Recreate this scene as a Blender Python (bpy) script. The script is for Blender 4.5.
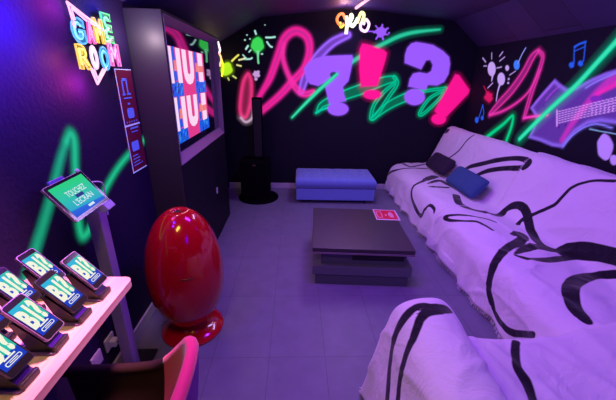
import bpy, bmesh, math, random
import numpy as np
from mathutils import Vector, Matrix, noise
from mathutils.bvhtree import BVHTree

for o in list(bpy.data.objects): bpy.data.objects.remove(o)
SC = bpy.context.scene
COL = SC.collection
random.seed(4)

# ------------------------------------------------------------ camera
FPX = 314.676
RW = Matrix(((0.99910321, -0.00859444, -0.04145964),
             (-0.03549519, 0.36382572, -0.93079049),
             (0.0230837, 0.93142739, 0.36319438)))      # camera axes -> world
CP = Vector((0, 0, 1.6))
cam = bpy.data.cameras.new('camera'); co = bpy.data.objects.new('camera', cam); COL.objects.link(co)
m4 = RW.to_4x4(); m4.translation = CP
co.matrix_world = m4
cam.sensor_width = 36; cam.lens = 36 * FPX / 616; cam.clip_start = .02
SC.camera = co

# ------------------------------------------------------------ world, light, exposure
W = bpy.data.worlds.new('world'); SC.world = W; W.use_nodes = True
W.node_tree.nodes['Background'].inputs[0].default_value = (.18, .08, .6, 1)
W.node_tree.nodes['Background'].inputs[1].default_value = .12
vs = SC.view_settings
vs.view_transform = 'Standard'; vs.look = 'None'; vs.exposure = 0; vs.gamma = 1
vs.use_curve_mapping = False


def area(name, loc, to, size, power, col, sy=None, spread=180):
    l = bpy.data.lights.new(name, 'AREA'); l.shape = 'RECTANGLE'; l.size = size; l.size_y = sy or size
    l.energy = power; l.color = col; l.spread = math.radians(spread)
    o = bpy.data.objects.new(name, l); COL.objects.link(o); o.location = loc
    o.rotation_euler = (Vector(to) - Vector(loc)).to_track_quat('-Z', 'Y').to_euler()
    return o


def point(name, loc, power, col, r=.05):
    l = bpy.data.lights.new(name, 'POINT'); l.energy = power; l.color = col; l.shadow_soft_size = r
    o = bpy.data.objects.new(name, l); COL.objects.link(o); o.location = loc
    return o


point('light_violet_ceiling_fill', (2.05, 2.0, 2.12), 4, (.08, .0, 1), .1)  # added point light that tints the right ceiling, no fixture of its own
# violet tubes over the floor; the pink, warm and desk area lights are added fill
area('light_violet_tube', (.35, 2.0, 2.3), (1.1, 2.2, .2), .25, 46, (.30, .02, 1.0), 1.0)
area('light_pink_fill', (.8, 3.5, 2.35), (.9, 3.3, 0), .25, 19, (.58, .40, 1.0), 1.0)  # added fill light towards the back, no pink tube known there
area('light_warm_fill', (-.4, .6, 2.2), (.8, 1.5, .3), .25, 12, (1.0, .70, .12), .6)  # invented warm fill light, no such lamp known in the room
area('light_violet_entrance_tube', (1.3, -.5, 2.25), (1.2, 1.1, .5), .3, 15, (.02, .0, 1.0), 1.0)
area('light_desk_fill', (-.40, 1.15, 2.25), (-.85, .75, .8), .12, 6, (1.0, .34, .50), .3, spread=40)  # narrow spot added to brighten the desk, no fixture behind it

# ------------------------------------------------------------ materials
MATS = {}


def mat(name, col, rough=.6, metal=0, emit=None, es=0, coat=0, spec=.5, noise_amt=0, noise_scale=20, bump=0, bump_scale=80, sheen=0):
    if name in MATS: return MATS[name]
    if name.startswith('screen_') and emit: spec = .08
    m = bpy.data.materials.new(name); m.use_nodes = True; nt = m.node_tree
    b = nt.nodes['Principled BSDF']
    b.inputs['Base Color'].default_value = (*col, 1); b.inputs['Roughness'].default_value = rough
    b.inputs['Metallic'].default_value = metal; b.inputs['Specular IOR Level'].default_value = spec
    b.inputs['Coat Weight'].default_value = coat; b.inputs['Sheen Weight'].default_value = sheen
    if emit: b.inputs['Emission Color'].default_value = (*emit, 1); b.inputs['Emission Strength'].default_value = es
    if noise_amt or bump:
        tc = nt.nodes.new('ShaderNodeTexCoord')
    if noise_amt:
        n = nt.nodes.new('ShaderNodeTexNoise'); n.inputs['Scale'].default_value = noise_scale
        n.inputs['Detail'].default_value = 6
        r = nt.nodes.new('ShaderNodeMixRGB'); r.inputs[1].default_value = (*[c * (1 - noise_amt) for c in col], 1)
        r.inputs[2].default_value = (*[min(1, c * (1 + noise_amt)) for c in col], 1)
        nt.links.new(tc.outputs['Object'], n.inputs['Vector']); nt.links.new(n.outputs['Fac'], r.inputs[0])
        nt.links.new(r.outputs[0], b.inputs['Base Color'])
    if bump:
        n2 = nt.nodes.new('ShaderNodeTexNoise'); n2.inputs['Scale'].default_value = bump_scale; n2.inputs['Detail'].default_value = 4
        bp = nt.nodes.new('ShaderNodeBump'); bp.inputs['Strength'].default_value = bump; bp.inputs['Distance'].default_value = .01
        nt.links.new(tc.outputs['Object'], n2.inputs['Vector']); nt.links.new(n2.outputs['Fac'], bp.inputs['Height'])
        nt.links.new(bp.outputs['Normal'], b.inputs['Normal'])
    MATS[name] = m
    return m


def paint_mat(name, emit):
    """black-light reactive paint: colour from the painted attribute, fluoresces under the ultraviolet tubes"""
    m = bpy.data.materials.new(name); m.use_nodes = True; nt = m.node_tree; b = nt.nodes['Principled BSDF']
    a = nt.nodes.new('ShaderNodeAttribute'); a.attribute_name = 'Col'
    mu = nt.nodes.new('ShaderNodeMixRGB'); mu.blend_type = 'MULTIPLY'; mu.inputs[0].default_value = 1; mu.inputs[2].default_value = (.3, .3, .3, 1)
    nt.links.new(a.outputs['Color'], mu.inputs[1]); nt.links.new(mu.outputs[0], b.inputs['Base Color']); nt.links.new(a.outputs['Color'], b.inputs['Emission Color'])
    nt.links.new(a.outputs['Alpha'], b.inputs['Alpha'])
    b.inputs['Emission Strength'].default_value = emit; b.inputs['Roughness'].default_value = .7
    b.inputs['Specular IOR Level'].default_value = .1
    return m


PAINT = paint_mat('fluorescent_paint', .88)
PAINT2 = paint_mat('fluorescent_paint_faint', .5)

wallm = mat('wall_black_paint', (.008, .007, .016), .8, noise_amt=.25, noise_scale=3, bump=.25, bump_scale=60, spec=.2)
wallL = mat('wall_navy_paint', (.013, .005, .042), .75, noise_amt=.15, noise_scale=3, bump=.25, bump_scale=60, spec=.2)
black = mat('black_plastic', (.008, .008, .01), .45)
satin = mat('black_satin', (.002, .002, .003), .7, spec=.05)
white = mat('white_plastic', (.6, .6, .62), .4)
skirt = mat('white_painted_wood', (.5, .48, .52), .5)


# ------------------------------------------------------------ mesh helpers
def link(name, me, m, parent=None, smooth=False):
    o = bpy.data.objects.new(name, me); COL.objects.link(o)
    if m is not None:
        for x in (m if isinstance(m, (list, tuple)) else [m]): me.materials.append(x)
    if smooth:
        for p in me.polygons: p.use_smooth = True
    if parent is not None: o.parent = parent
    return o


def obj(name, bm, m, parent=None, smooth=False):
    me = bpy.data.meshes.new(name); bmesh.ops.recalc_face_normals(bm, faces=bm.faces); bm.to_mesh(me); bm.free()
    return link(name, me, m, parent, smooth)


def tag(o, label=None, cat=None, group=None, kind=None):
    if label: o['label'] = label
    if cat: o['category'] = cat
    if group: o['group'] = group
    if kind: o['kind'] = kind
    return o


def thing(name, label, cat, loc=(0, 0, 0), rz=0, group=None):
    o = bpy.data.objects.new(name, None); COL.objects.link(o); o.location = loc; o.rotation_euler = (0, 0, rz)
    o.empty_display_size = .05
    return tag(o, label, cat, group)


def box(bm, lo, hi, bev=0, seg=2, M=None, mi=0):
    r = bmesh.ops.create_cube(bm, size=1); v = r['verts']
    lo = Vector(lo); hi = Vector(hi); c = (lo + hi) / 2; s = hi - lo
    for x in v: x.co = Vector((x.co.x * s.x, x.co.y * s.y, x.co.z * s.z)) + c
    fs = set(f for x in v for f in x.link_faces)
    if bev:
        es = list(set(e for x in v for e in x.link_edges))
        g = bmesh.ops.bevel(bm, geom=es, offset=bev, segments=seg, affect='EDGES', profile=.6)
        fs = set(g['faces']) | set(f for f in fs if f.is_valid)
        v = list(set(x for f in fs for x in f.verts))
    for f in fs: f.material_index = mi
    if M is not None: bmesh.ops.transform(bm, matrix=M, verts=list(v))
    return v


def boxo(name, lo, hi, m, parent=None, bev=.004, M=None):
    bm = bmesh.new(); box(bm, lo, hi, bev, 2, M)
    return obj(name, bm, m, parent)


def catmull(pts, n=8, closed=False):
    pts = [Vector(p) for p in pts]; out = []
    N = len(pts)
    if N < 3: return [pts[0].lerp(pts[-1], i / n) for i in range(n + 1)]
    rng = range(N if closed else N - 1)
    for i in rng:
        if closed: p0, p1, p2, p3 = pts[i - 1], pts[i], pts[(i + 1) % N], pts[(i + 2) % N]
        else: p0, p1, p2, p3 = pts[max(i - 1, 0)], pts[i], pts[i + 1], pts[min(i + 2, N - 1)]
        for k in range(n):
            t = k / n
            out.append(.5 * ((2 * p1) + (p2 - p0) * t + (2 * p0 - 5 * p1 + 4 * p2 - p3) * t * t + (3 * p1 - p0 - 3 * p2 + p3) * t ** 3))
    if not closed: out.append(pts[-1])
    return out


def tube(bm, pts, r, seg=8, closed=False, cap=True):
    pts = [Vector(p) for p in pts]; N = len(pts); rings = []
    up = None
    for i in range(N):
        if closed: d = pts[(i + 1) % N] - pts[i - 1]
        else: d = pts[min(i + 1, N - 1)] - pts[max(i - 1, 0)]
        if d.length < 1e-9: d = Vector((0, 0, 1))
        d.normalize()
        if up is None:
            up = Vector((0, 0, 1)) if abs(d.z) < .9 else Vector((1, 0, 0))
        a = d.cross(up)
        if a.length < 1e-4: a = d.orthogonal()
        a.normalize(); b = a.cross(d); b.normalize(); up = b
        rr = r[i] if isinstance(r, (list, tuple)) else r
        rings.append([bm.verts.new(pts[i] + (a * math.cos(2 * math.pi * k / seg) + b * math.sin(2 * math.pi * k / seg)) * rr) for k in range(seg)])
    for i in range(N if closed else N - 1):
        A, B = rings[i], rings[(i + 1) % N]
        for k in range(seg): bm.faces.new((A[k], A[(k + 1) % seg], B[(k + 1) % seg], B[k]))
    if cap and not closed:
        bm.faces.new(rings[0][::-1]); bm.faces.new(rings[-1])


def lathe(bm, prof, seg=48, c=(0, 0, 0), sx=1, sy=1):
    rings = []
    for r, z in prof:
        if r < 1e-6: rings.append([bm.verts.new((c[0], c[1], c[2] + z))])
        else: rings.append([bm.verts.new((c[0] + sx * r * math.cos(2 * math.pi * k / seg), c[1] + sy * r * math.sin(2 * math.pi * k / seg), c[2] + z)) for k in range(seg)])
    for A, B in zip(rings, rings[1:]):
        for k in range(seg):
            a = [A[k % len(A)], A[(k + 1) % len(A)], B[(k + 1) % len(B)], B[k % len(B)]]
            u = []
            for x in a:
                if x not in u: u.append(x)
            if len(u) > 2: bm.faces.new(u)


def poly_prism(bm, pts, thick, frame, mi=0):
    """pts 2D in frame (origin, u, v, n), extruded by thick along n"""
    o, u, v, n = frame
    A = [bm.verts.new(o + u * p[0] + v * p[1]) for p in pts]
    B = [bm.verts.new(o + u * p[0] + v * p[1] + n * thick) for p in pts]
    f = bm.faces.new(B); f.material_index = mi
    f = bm.faces.new(A[::-1]); f.material_index = mi
    for i in range(len(pts)):
        j = (i + 1) % len(pts); f = bm.faces.new((A[i], A[j], B[j], B[i])); f.material_index = mi


def rrect(x0, y0, x1, y1, r, n=4):
    out = []
    for cx, cy, a0 in ((x1 - r, y1 - r, 0), (x0 + r, y1 - r, 90), (x0 + r, y0 + r, 180), (x1 - r, y0 + r, 270)):
        for k in range(n + 1):
            a = math.radians(a0 + 90 * k / n); out.append((cx + r * math.cos(a), cy + r * math.sin(a)))
    return out


def textmesh(s, x0, y0, x1, y1, bold=.02, shear=0):
    """glyph outlines of s as 2D faces scaled into a box: returns (verts2d, faces)"""
    c = bpy.data.curves.new('t', 'FONT'); c.body = s; c.offset = bold; c.resolution_u = 3; c.shear = shear
    o = bpy.data.objects.new('t', c); COL.objects.link(o)
    dg = bpy.context.evaluated_depsgraph_get(); me = bpy.data.meshes.new_from_object(o.evaluated_get(dg))
    P = np.array([v.co[:2] for v in me.vertices]); F = [list(p.vertices) for p in me.polygons]
    bpy.data.objects.remove(o); bpy.data.curves.remove(c); bpy.data.meshes.remove(me)
    mn, mx = P.min(0), P.max(0)
    P = (P - mn) / (mx - mn) * np.array([x1 - x0, y1 - y0]) + np.array([x0, y0])
    return P, F


def add_text(bm, s, box2, frame, off, mi, bold=.02, shear=0):
    P, F = textmesh(s, *box2, bold, shear); o, u, v, n = frame
    V = [bm.verts.new(o + u * float(p[0]) + v * float(p[1]) + n * off) for p in P]
    for f in F:
        try: q = bm.faces.new([V[i] for i in f]); q.material_index = mi
        except ValueError: pass


def flat(bm, pts, frame, off, mi):
    o, u, v, n = frame
    f = bm.faces.new([bm.verts.new(o + u * p[0] + v * p[1] + n * off) for p in pts]); f.material_index = mi


def rawobj(name, bm, m, parent=None):
    me = bpy.data.meshes.new(name); bm.to_mesh(me); bm.free()
    return link(name, me, m, parent)


def ray(px, py): return RW @ Vector((px - 308, 200 - py, -FPX))


def at(px, py, ax, val):
    d = ray(px, py); i = 'xyz'.index(ax); t = (val - CP[i]) / d[i]
    return CP + d * t


# ------------------------------------------------------------ room shell
XL, XR, YB, YF = -1.02, 2.45, 4.6, -1.4
PROF = [(XL, 1.99), (-.45, 2.30), (.6, 2.42), (1.07, 2.41), (2.06, 2.33), (XR, 2.03)]


def struct(o): o['kind'] = 'structure'; return o


fl = mat('floor_tile', (.20, .185, .24), .42, spec=.4)
nt = fl.node_tree; b = nt.nodes['Principled BSDF']
tc = nt.nodes.new('ShaderNodeTexCoord'); mp = nt.nodes.new('ShaderNodeMapping'); mp.inputs['Location'].default_value = (-.193, .28, 0)
br = nt.nodes.new('ShaderNodeTexBrick'); br.offset = 0; br.inputs['Scale'].default_value = 1
br.inputs['Brick Width'].default_value = .342; br.inputs['Row Height'].default_value = .5765; br.inputs['Mortar Size'].default_value = .0025
br.inputs['Mortar Smooth'].default_value = .3
br.inputs['Color1'].default_value = (.21, .21, .28, 1); br.inputs['Color2'].default_value = (.20, .20, .265, 1); br.inputs['Mortar'].default_value = (.14, .135, .19, 1)
nn = nt.nodes.new('ShaderNodeTexNoise'); nn.inputs['Scale'].default_value = 9; nn.inputs['Detail'].default_value = 8
mx = nt.nodes.new('ShaderNodeMixRGB'); mx.blend_type = 'MULTIPLY'; mx.inputs[0].default_value = .35
nt.links.new(tc.outputs['Object'], mp.inputs['Vector']); nt.links.new(mp.outputs[0], br.inputs['Vector']); nt.links.new(tc.outputs['Object'], nn.inputs['Vector'])
nt.links.new(br.outputs['Color'], mx.inputs[1]); nt.links.new(nn.outputs['Fac'], mx.inputs[2]); nt.links.new(mx.outputs[0], b.inputs['Base Color'])
bp = nt.nodes.new('ShaderNodeBump'); bp.inputs['Strength'].default_value = .12; bp.inputs['Distance'].default_value = .004
nt.links.new(nn.outputs['Fac'], bp.inputs['Height']); nt.links.new(bp.outputs[0], b.inputs['Normal'])

struct(boxo('floor', (XL - .1, YF - .1, -.1), (XR + .1, YB + .1, 0), fl, bev=0))
struct(boxo('wall_left', (XL - .1, YF - .1, 0), (XL, YB + .1, 2.0), wallL, bev=0))
struct(boxo('wall_right', (XR, YF - .1, 0), (XR + .1, YB + .1, 2.04), wallm, bev=0))


def endwall(name, y0, y1):
    bm = bmesh.new()
    pts = [(XL, 0)] + [(XR, 0)] + PROF[::-1]
    poly_prism(bm, pts, y1 - y0, (Vector((0, y0, 0)), Vector((1, 0, 0)), Vector((0, 0, 1)), Vector((0, 1, 0))))
    return struct(obj(name, bm, wallm))


endwall('wall_back', YB, YB + .1); endwall('wall_front', YF - .1, YF)

ceil = mat('ceiling_boards', (.06, .05, .08), .6)
nt = ceil.node_tree; b = nt.nodes['Principled BSDF']; tc = nt.nodes.new('ShaderNodeTexCoord')
br = nt.nodes.new('ShaderNodeTexBrick'); br.offset = .5; br.inputs['Scale'].default_value = 1; br.inputs['Brick Width'].default_value = 1.2; br.inputs['Row Height'].default_value = .42
br.inputs['Mortar Size'].default_value = .004
br.inputs['Color1'].default_value = (.05, .035, .11, 1); br.inputs['Color2'].default_value = (.03, .02, .075, 1); br.inputs['Mortar'].default_value = (.01, .01, .015, 1)
nt.links.new(tc.outputs['Object'], br.inputs['Vector']); nt.links.new(br.outputs['Color'], b.inputs['Base Color'])
bm = bmesh.new()
up = [(x, z + .1) for x, z in PROF]
poly_prism(bm, PROF + up[::-1], YB - YF, (Vector((0, YF, 0)), Vector((1, 0, 0)), Vector((0, 0, 1)), Vector((0, 1, 0))))
struct(obj('ceiling', bm, ceil))


def skirting(name, lo, hi):
    bm = bmesh.new(); box(bm, lo, hi, .004)
    struct(obj(name, bm, skirt))


skirting('baseboard_left', (XL, -1.3, 0), (XL + .015, 2.15, .075))
skirting('baseboard_back', (-1.0, YB - .016, 0), (2.4, YB, .085))

# ------------------------------------------------------------ wall murals (fluorescent paint)
PL = {'back': ('y', YB, Vector((1, 0, 0)), Vector((0, 0, 1)), Vector((0, -1, 0))),
      'right': ('x', XR, Vector((0, -1, 0)), Vector((0, 0, 1)), Vector((-1, 0, 0))),
      'left': ('x', XL, Vector((0, 1, 0)), Vector((0, 0, 1)), Vector((1, 0, 0)))}


def w2(pl, px, py):
    ax, val, u, v, n = PL[pl]; p = at(px, py, ax, val)
    return np.array([p.dot(u), p.dot(v)])


def scl(pl, px, py):
    a = w2(pl, px, py); b = w2(pl, px + 1, py); c = w2(pl, px, py + 1)
    return math.sqrt(abs((b - a)[0] * (c - a)[1] - (b - a)[1] * (c - a)[0]))


def seg_sdf(P, A, B, wa, wb):
    d = B - A; L = max(float(d @ d), 1e-12); t = np.clip(((P - A) @ d) / L, 0, 1)
    q = A + t[:, None] * d
    return np.sqrt(((P - q) ** 2).sum(1)) - (wa + (wb - wa) * t)


def poly_sdf(P, Q):
    dist = np.full(len(P), 1e9); ins = np.zeros(len(P), bool)
    for i in range(len(Q)):
        A, B = Q[i], Q[(i + 1) % len(Q)]
        dist = np.minimum(dist, seg_sdf(P, A, B, 0, 0))
        c = ((A[1] > P[:, 1]) != (B[1] > P[:, 1])) & (P[:, 0] < (B[0] - A[0]) * (P[:, 1] - A[1]) / (B[1] - A[1] + 1e-12) + A[0])
        ins ^= c
    return np.where(ins, -dist, dist)


def S(pts, w, col, soft=.7, a=1, halo=0, closed=False, edge=None, core=None):
    return dict(k='s', pts=pts, w=w, col=col, soft=soft, a=a, halo=halo, closed=closed, edge=edge, core=core)


def G(pts, col, soft=.7, a=1, halo=0, smooth=False, edge=None):
    return dict(k='p', pts=pts, col=col, soft=soft, a=a, halo=halo, smooth=smooth, edge=edge)


def EL(cx, cy, rx, ry, col, soft=.7, a=1, halo=0, edge=None, wob=0):
    pts = [(cx + rx * (1 + wob * math.sin(5 * t + cx)) * math.cos(t), cy + ry * (1 + wob * math.sin(4 * t + cy)) * math.sin(t)) for t in [2 * math.pi * k / 28 for k in range(28)]]
    return dict(k='p', pts=pts, col=col, soft=soft, a=a, halo=halo, smooth=False, edge=edge)


def motif(name, pl, prims, parent, layer, label=None, pitch=.008, m=None):
    ax, val, u, v, n = PL[pl]; data = []
    lo = np.array([1e9, 1e9]); hi = -lo
    for p in prims:
        pts = p['pts']
        if p['k'] == 's' or p.get('smooth'):
            q = catmull([(x, y, 0) for x, y in pts], 7, p.get('closed', False) or p['k'] == 'p'); pp = [(a.x, a.y) for a in q]
        else: pp = pts
        Q = np.array([w2(pl, *a) for a in pp]); s = np.array([scl(pl, *a) for a in pp])
        if p['k'] == 's':
            w = p['w']; w = [w] * len(pts) if not isinstance(w, (list, tuple)) else w
            ww = np.interp(np.linspace(0, 1, len(pp)), np.linspace(0, 1, len(w)), w) * s / 2 * .88
        else: ww = None
        sm = float(s.mean()); ext = (float(ww.max()) if ww is not None else 0) + (p['soft'] + 3.5 * p['halo']) * sm + .02
        lo = np.minimum(lo, Q.min(0) - ext); hi = np.maximum(hi, Q.max(0) + ext)
        data.append((p, Q, ww, sm))
    zt = {'back': 3, 'right': 2.03, 'left': 1.99}[pl]
    lo[1] = max(lo[1], .1); hi[1] = min(hi[1], zt)
    if pl == 'right': lo[0] = max(lo[0], -YB + .002); hi[0] = min(hi[0], 1.3)
    if pl == 'left': hi[0] = min(hi[0], YB)
    if pl == 'back': lo[0] = max(lo[0], XL + .002); hi[0] = min(hi[0], XR - .002)
    nx = int((hi[0] - lo[0]) / pitch) + 2; ny = int((hi[1] - lo[1]) / pitch) + 2
    X, Y = np.meshgrid(np.linspace(lo[0], hi[0], nx), np.linspace(lo[1], hi[1], ny)); P = np.stack([X.ravel(), Y.ravel()], 1)
    C = np.zeros((len(P), 3)); A = np.zeros(len(P))
    for p, Q, ww, sm in data:
        if p['k'] == 's':
            d = np.full(len(P), 1e9); wl = np.full(len(P), .01); nseg = len(Q) if p['closed'] else len(Q) - 1
            for i in range(nseg):
                j = (i + 1) % len(Q); q = seg_sdf(P, Q[i], Q[j], ww[i], ww[j]); k = q < d
                d = np.where(k, q, d); wl = np.where(k, ww[i], wl)
        else:
            d = poly_sdf(P, Q); wl = np.full(len(P), 3 * sm)
        soft = p['soft'] * sm
        a = np.clip(.5 - d / soft, 0, 1) * p['a']
        col = np.tile(np.array(p['col'], float), (len(P), 1))
        if p['edge'] is not None:      # airbrushed ribbon: strong rim, thinner veil inside
            ecol, veil, ew = p['edge']
            rim = np.exp(-((d + ew * sm) / (ew * sm)) ** 2)
            a = np.clip(.5 - d / soft, 0, 1) * np.clip(veil + (1 - veil) * rim, 0, 1) * p['a']
            col = col * (1 - rim[:, None]) + np.array(ecol) * rim[:, None]
        if p.get('core') is not None:
            cc = np.exp(-((d + wl) / (wl * .45 + 1e-6)) ** 2)[:, None]
            col = col * (1 - cc) + np.array(p['core']) * cc
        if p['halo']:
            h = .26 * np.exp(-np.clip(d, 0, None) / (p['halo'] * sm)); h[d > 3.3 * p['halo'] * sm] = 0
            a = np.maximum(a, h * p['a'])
        C = C * (1 - a[:, None]) + col * a[:, None]
        A = A + a * (1 - A)
    Cn = C / np.maximum(A, 1e-3)[:, None]
    idx = -np.ones(len(P), int); A2 = A.reshape(ny, nx)
    keep = (np.maximum.reduce([A2[:-1, :-1], A2[1:, :-1], A2[:-1, 1:], A2[1:, 1:]]) > .03)
    jy, ix = np.nonzero(keep); base = jy * nx + ix
    F = np.stack([base, base + 1, base + nx + 1, base + nx], 1)
    used = np.unique(F); idx[used] = np.arange(len(used)); F = idx[F]
    me = bpy.data.meshes.new(name)
    O = n * (.0015 + .0012 * layer)
    un = np.array(u); vn = np.array(v); base3 = np.array(n) * float(n.dot(Vector([val if c == ax else 0 for c in 'xyz'])))
    V3 = P[used][:, :1] * un + P[used][:, 1:] * vn + base3 + np.array(O)
    me.from_pydata(V3.tolist(), [], F.tolist())
    at_ = me.color_attributes.new('Col', 'FLOAT_COLOR', 'POINT')
    at_.data.foreach_set('color', np.concatenate([Cn[used], A[used][:, None]], 1).astype(np.float32).ravel())
    o = link(name, me, m or PAINT, parent)
    if label: o['label'] = label
    return o


PK = (1.0, .012, .28); PK2 = (.95, .04, .5); LI = (.34, .11, .95); GR = (.0, .62, .30); TE = (.0, .50, .22); WH = (.75, .62, .95)
LM = (.05, .75, .10); YE = (.45, .85, .02)

mb = thing('wall_mural', 'back wall graffiti of violet question marks, pink exclamation marks and green swirls', 'mural', (0.7, YB, 0))
mb.matrix_world = Matrix.Translation((.7, YB, 0))
bpy.context.view_layer.update()


def keep_parent(o, p): o.parent = p; o.matrix_parent_inverse = Matrix.Translation(-Vector(p.location)); return o


def mk(name, pl, prims, par, layer, label=None, **k):
    return keep_parent(motif(name, pl, prims, None, layer, label, **k), par)


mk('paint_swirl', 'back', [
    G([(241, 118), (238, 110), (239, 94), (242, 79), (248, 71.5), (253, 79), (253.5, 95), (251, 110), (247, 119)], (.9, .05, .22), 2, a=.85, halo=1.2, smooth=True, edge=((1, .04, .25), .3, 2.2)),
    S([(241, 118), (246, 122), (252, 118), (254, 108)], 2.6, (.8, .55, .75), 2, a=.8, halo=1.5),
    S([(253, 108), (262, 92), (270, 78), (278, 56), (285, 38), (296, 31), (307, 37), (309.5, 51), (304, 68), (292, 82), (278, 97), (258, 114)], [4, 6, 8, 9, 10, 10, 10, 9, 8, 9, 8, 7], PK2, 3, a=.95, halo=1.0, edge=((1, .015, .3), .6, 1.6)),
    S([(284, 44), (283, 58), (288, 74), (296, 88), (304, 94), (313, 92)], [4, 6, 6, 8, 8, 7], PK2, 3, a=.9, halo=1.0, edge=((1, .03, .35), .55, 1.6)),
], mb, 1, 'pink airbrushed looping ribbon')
mk('paint_swirl', 'back', [
    S([(301, 92), (306, 76), (317, 58), (332, 43), (348, 35)], [8, 11, 12, 11, 9], LI, 2.5, a=.9, halo=.8, edge=((.36, .15, 1), .5, 1.5)),
], mb, 0, 'violet ribbon behind the left question mark')
mk('paint_swirl', 'back', [
    S([(352, 62), (366, 53), (385, 43), (400, 36), (416, 32), (440, 29.5)], [5, 5, 5, 5, 4.5, 2.5], (.01, .55, .3), 1.5, a=.9, halo=1.6, core=(.04, .7, .36)),
], mb, 0, 'green arc rising to the right')
rb = lambda pts, w=7: S(pts, w, TE, 1.2, a=.9, halo=1.2, edge=((.0, .62, .30), .3, .9))
mk('paint_swirl', 'back', [
    rb([(318, 111), (323, 104), (342, 96), (362, 89), (384, 81), (394, 79)], [5, 8, 12, 13, 11, 8]),
    rb([(394, 77), (397, 84), (388, 98), (376, 116), (371, 118), (374, 105), (384, 92), (396, 82)], [5, 5, 5, 5, 5, 5, 5, 4]),
    rb([(373, 118), (388, 106), (404, 98), (420, 93)], [6, 10, 11, 9]),
    S([(316, 113), (321, 110), (336, 105)], 2.4, (0, .62, .33), 1, halo=1),
    rb([(424, 91), (440, 89), (446, 89), (438, 100), (423, 114), (420, 112), (430, 98), (445, 90)], 4.5),
], mb, 1, 'green outlined ribbon zigzagging behind the marks')
mk('question_mark', 'back', [
    G([(304, 68), (309, 62), (316, 58), (325, 56), (340, 55.3), (352, 55), (353, 58), (351, 70), (348.5, 81), (343, 87), (344, 94), (346, 101), (337, 103), (329, 104), (327, 95), (325, 87), (328, 82), (332, 80.5), (330, 78.5), (326, 82), (318, 86), (310, 84), (306, 79)], LI, .9, halo=.8),
    EL(338, 109, 10.5, 6.6, LI, .9, halo=.8),
    EL(333.5, 75, 3.6, 3.2, (.02, .03, .08), 1),
], mb, 2, 'violet question mark leaning left')
mk('paint_stroke', 'back', [
    S([(337, 74), (331, 79.5), (318, 91), (305, 104), (292, 117.5)], [3, 4.2, 4.4, 3.6, 2.4], (.01, .6, .28), 1, halo=1, core=(.06, .75, .4)),
], mb, 3, 'short green stroke crossing the left question mark')
mk('exclamation_mark', 'back', [
    G([(359.5, 49), (362, 43.5), (367, 44), (384, 50), (387, 53), (385.5, 60), (377.5, 86), (360.5, 87), (359, 70)], (1, .008, .26), 1.8, halo=1.8),
    EL(372, 94.5, 9, 5, (1, .008, .26), 1.5, halo=1.5)], mb, 4, 'pink exclamation mark beside the left question mark')
mk('question_mark', 'back', [
    G([(404.5, 63), (404.8, 55), (407, 48), (411, 43.5), (416, 42), (424, 43.2), (433, 45), (443, 51), (449, 57), (450, 64), (448.5, 74), (444, 82), (437, 85.5), (428, 85), (425.5, 90), (417, 88.5), (408, 86.5), (409.5, 79), (413, 73.5), (419, 72.2), (427, 73.5), (431, 71), (432.5, 65), (430, 60), (426, 60.5), (423.5, 65), (421, 69.5)], LI, .9, halo=.8),
    EL(414.5, 97, 10.3, 8.2, LI, .9, halo=.8)], mb, 3, 'violet question mark near the room corner')
mk('exclamation_mark', 'back', [
    G([(455, 74), (459, 75), (469.5, 90), (468, 94), (446, 117), (438, 115), (434, 111)], (1, .008, .28), 1.5, halo=1.5),
    EL(438.5, 119, 7.5, 5.5, (1, .008, .28), 1.4, halo=1.4)], mb, 4, 'pink tilted exclamation mark in the corner')


def rays(cx, cy, r0, r1, n, col, w=1.2, ph=0, skip=(), sx=1.0):
    out = []
    for k in range(n):
        if k in skip: continue
        a = ph + 2 * math.pi * k / n; q = .75 + .5 * ((k * 7) % 5) / 5
        out.append(S([(cx + sx * r0 * math.cos(a), cy + r0 * math.sin(a)), (cx + sx * (r0 + (r1 - r0) * q * .5) * math.cos(a), cy + (r0 + (r1 - r0) * q * .5) * math.sin(a)), (cx + sx * (r0 + (r1 - r0) * q) * math.cos(a), cy + (r0 + (r1 - r0) * q) * math.sin(a))], w * (1 + .4 * ((k * 3) % 4) / 3), col, .8))
    return out


MI = (.45, .85, .75)
mk('paint_splat', 'back', [
    EL(257.5, 45, 6.3, 7.6, LM, .9, halo=.8, wob=.07), S([(258, 52), (258, 58), (258.5, 63)], [3.4, 2, 2.2], (.2, .8, .35), .8),
    S([(266, 37.5), (271, 37.5), (275, 37)], 2, MI), S([(267, 42), (270, 46), (272, 47)], 2, MI), S([(255, 31), (256, 34)], 2.2, MI), S([(248, 46), (246, 49)], 2.2, MI), S([(249, 52), (251, 50)], 1.4, MI),
    S([(244, 59), (250, 59), (252, 58)], 1.8, MI), S([(243, 55), (246, 58)], 1.6, MI), EL(245, 40, 1, .8, MI), EL(247, 35, .8, .7, MI), EL(265, 25, .6, .6, MI), EL(262, 54, 1.2, .8, MI), EL(250, 39, .7, .8, MI)], mb, 2, 'green paint splat with pale flecks')
mk('paint_splat', 'back', [
    EL(226.5, 69, 6, 6.6, YE, .9, halo=1.2, wob=.08),
    S([(232, 61), (235, 58), (238.5, 55)], 2, (.9, .85, .15)), S([(239, 60), (243, 59), (245, 58)], 1.8, (.85, .85, .4)), S([(237, 65), (241, 66)], 1.8, (.8, .8, .3)), S([(233, 76), (236, 78)], 1.8, (.7, .8, .2)), S([(228, 78), (229, 80)], 1.5, (.7, .8, .2))], mb, 2, 'yellow green paint splat')
mk('paint_splat', 'back', [EL(256.5, 74, 3.4, 3.6, (.6, .35, .7), .9, wob=.2), EL(256, 79, 1.6, 1.6, (.6, .35, .7), .9)], mb, 2, 'small pale violet dab')
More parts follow.
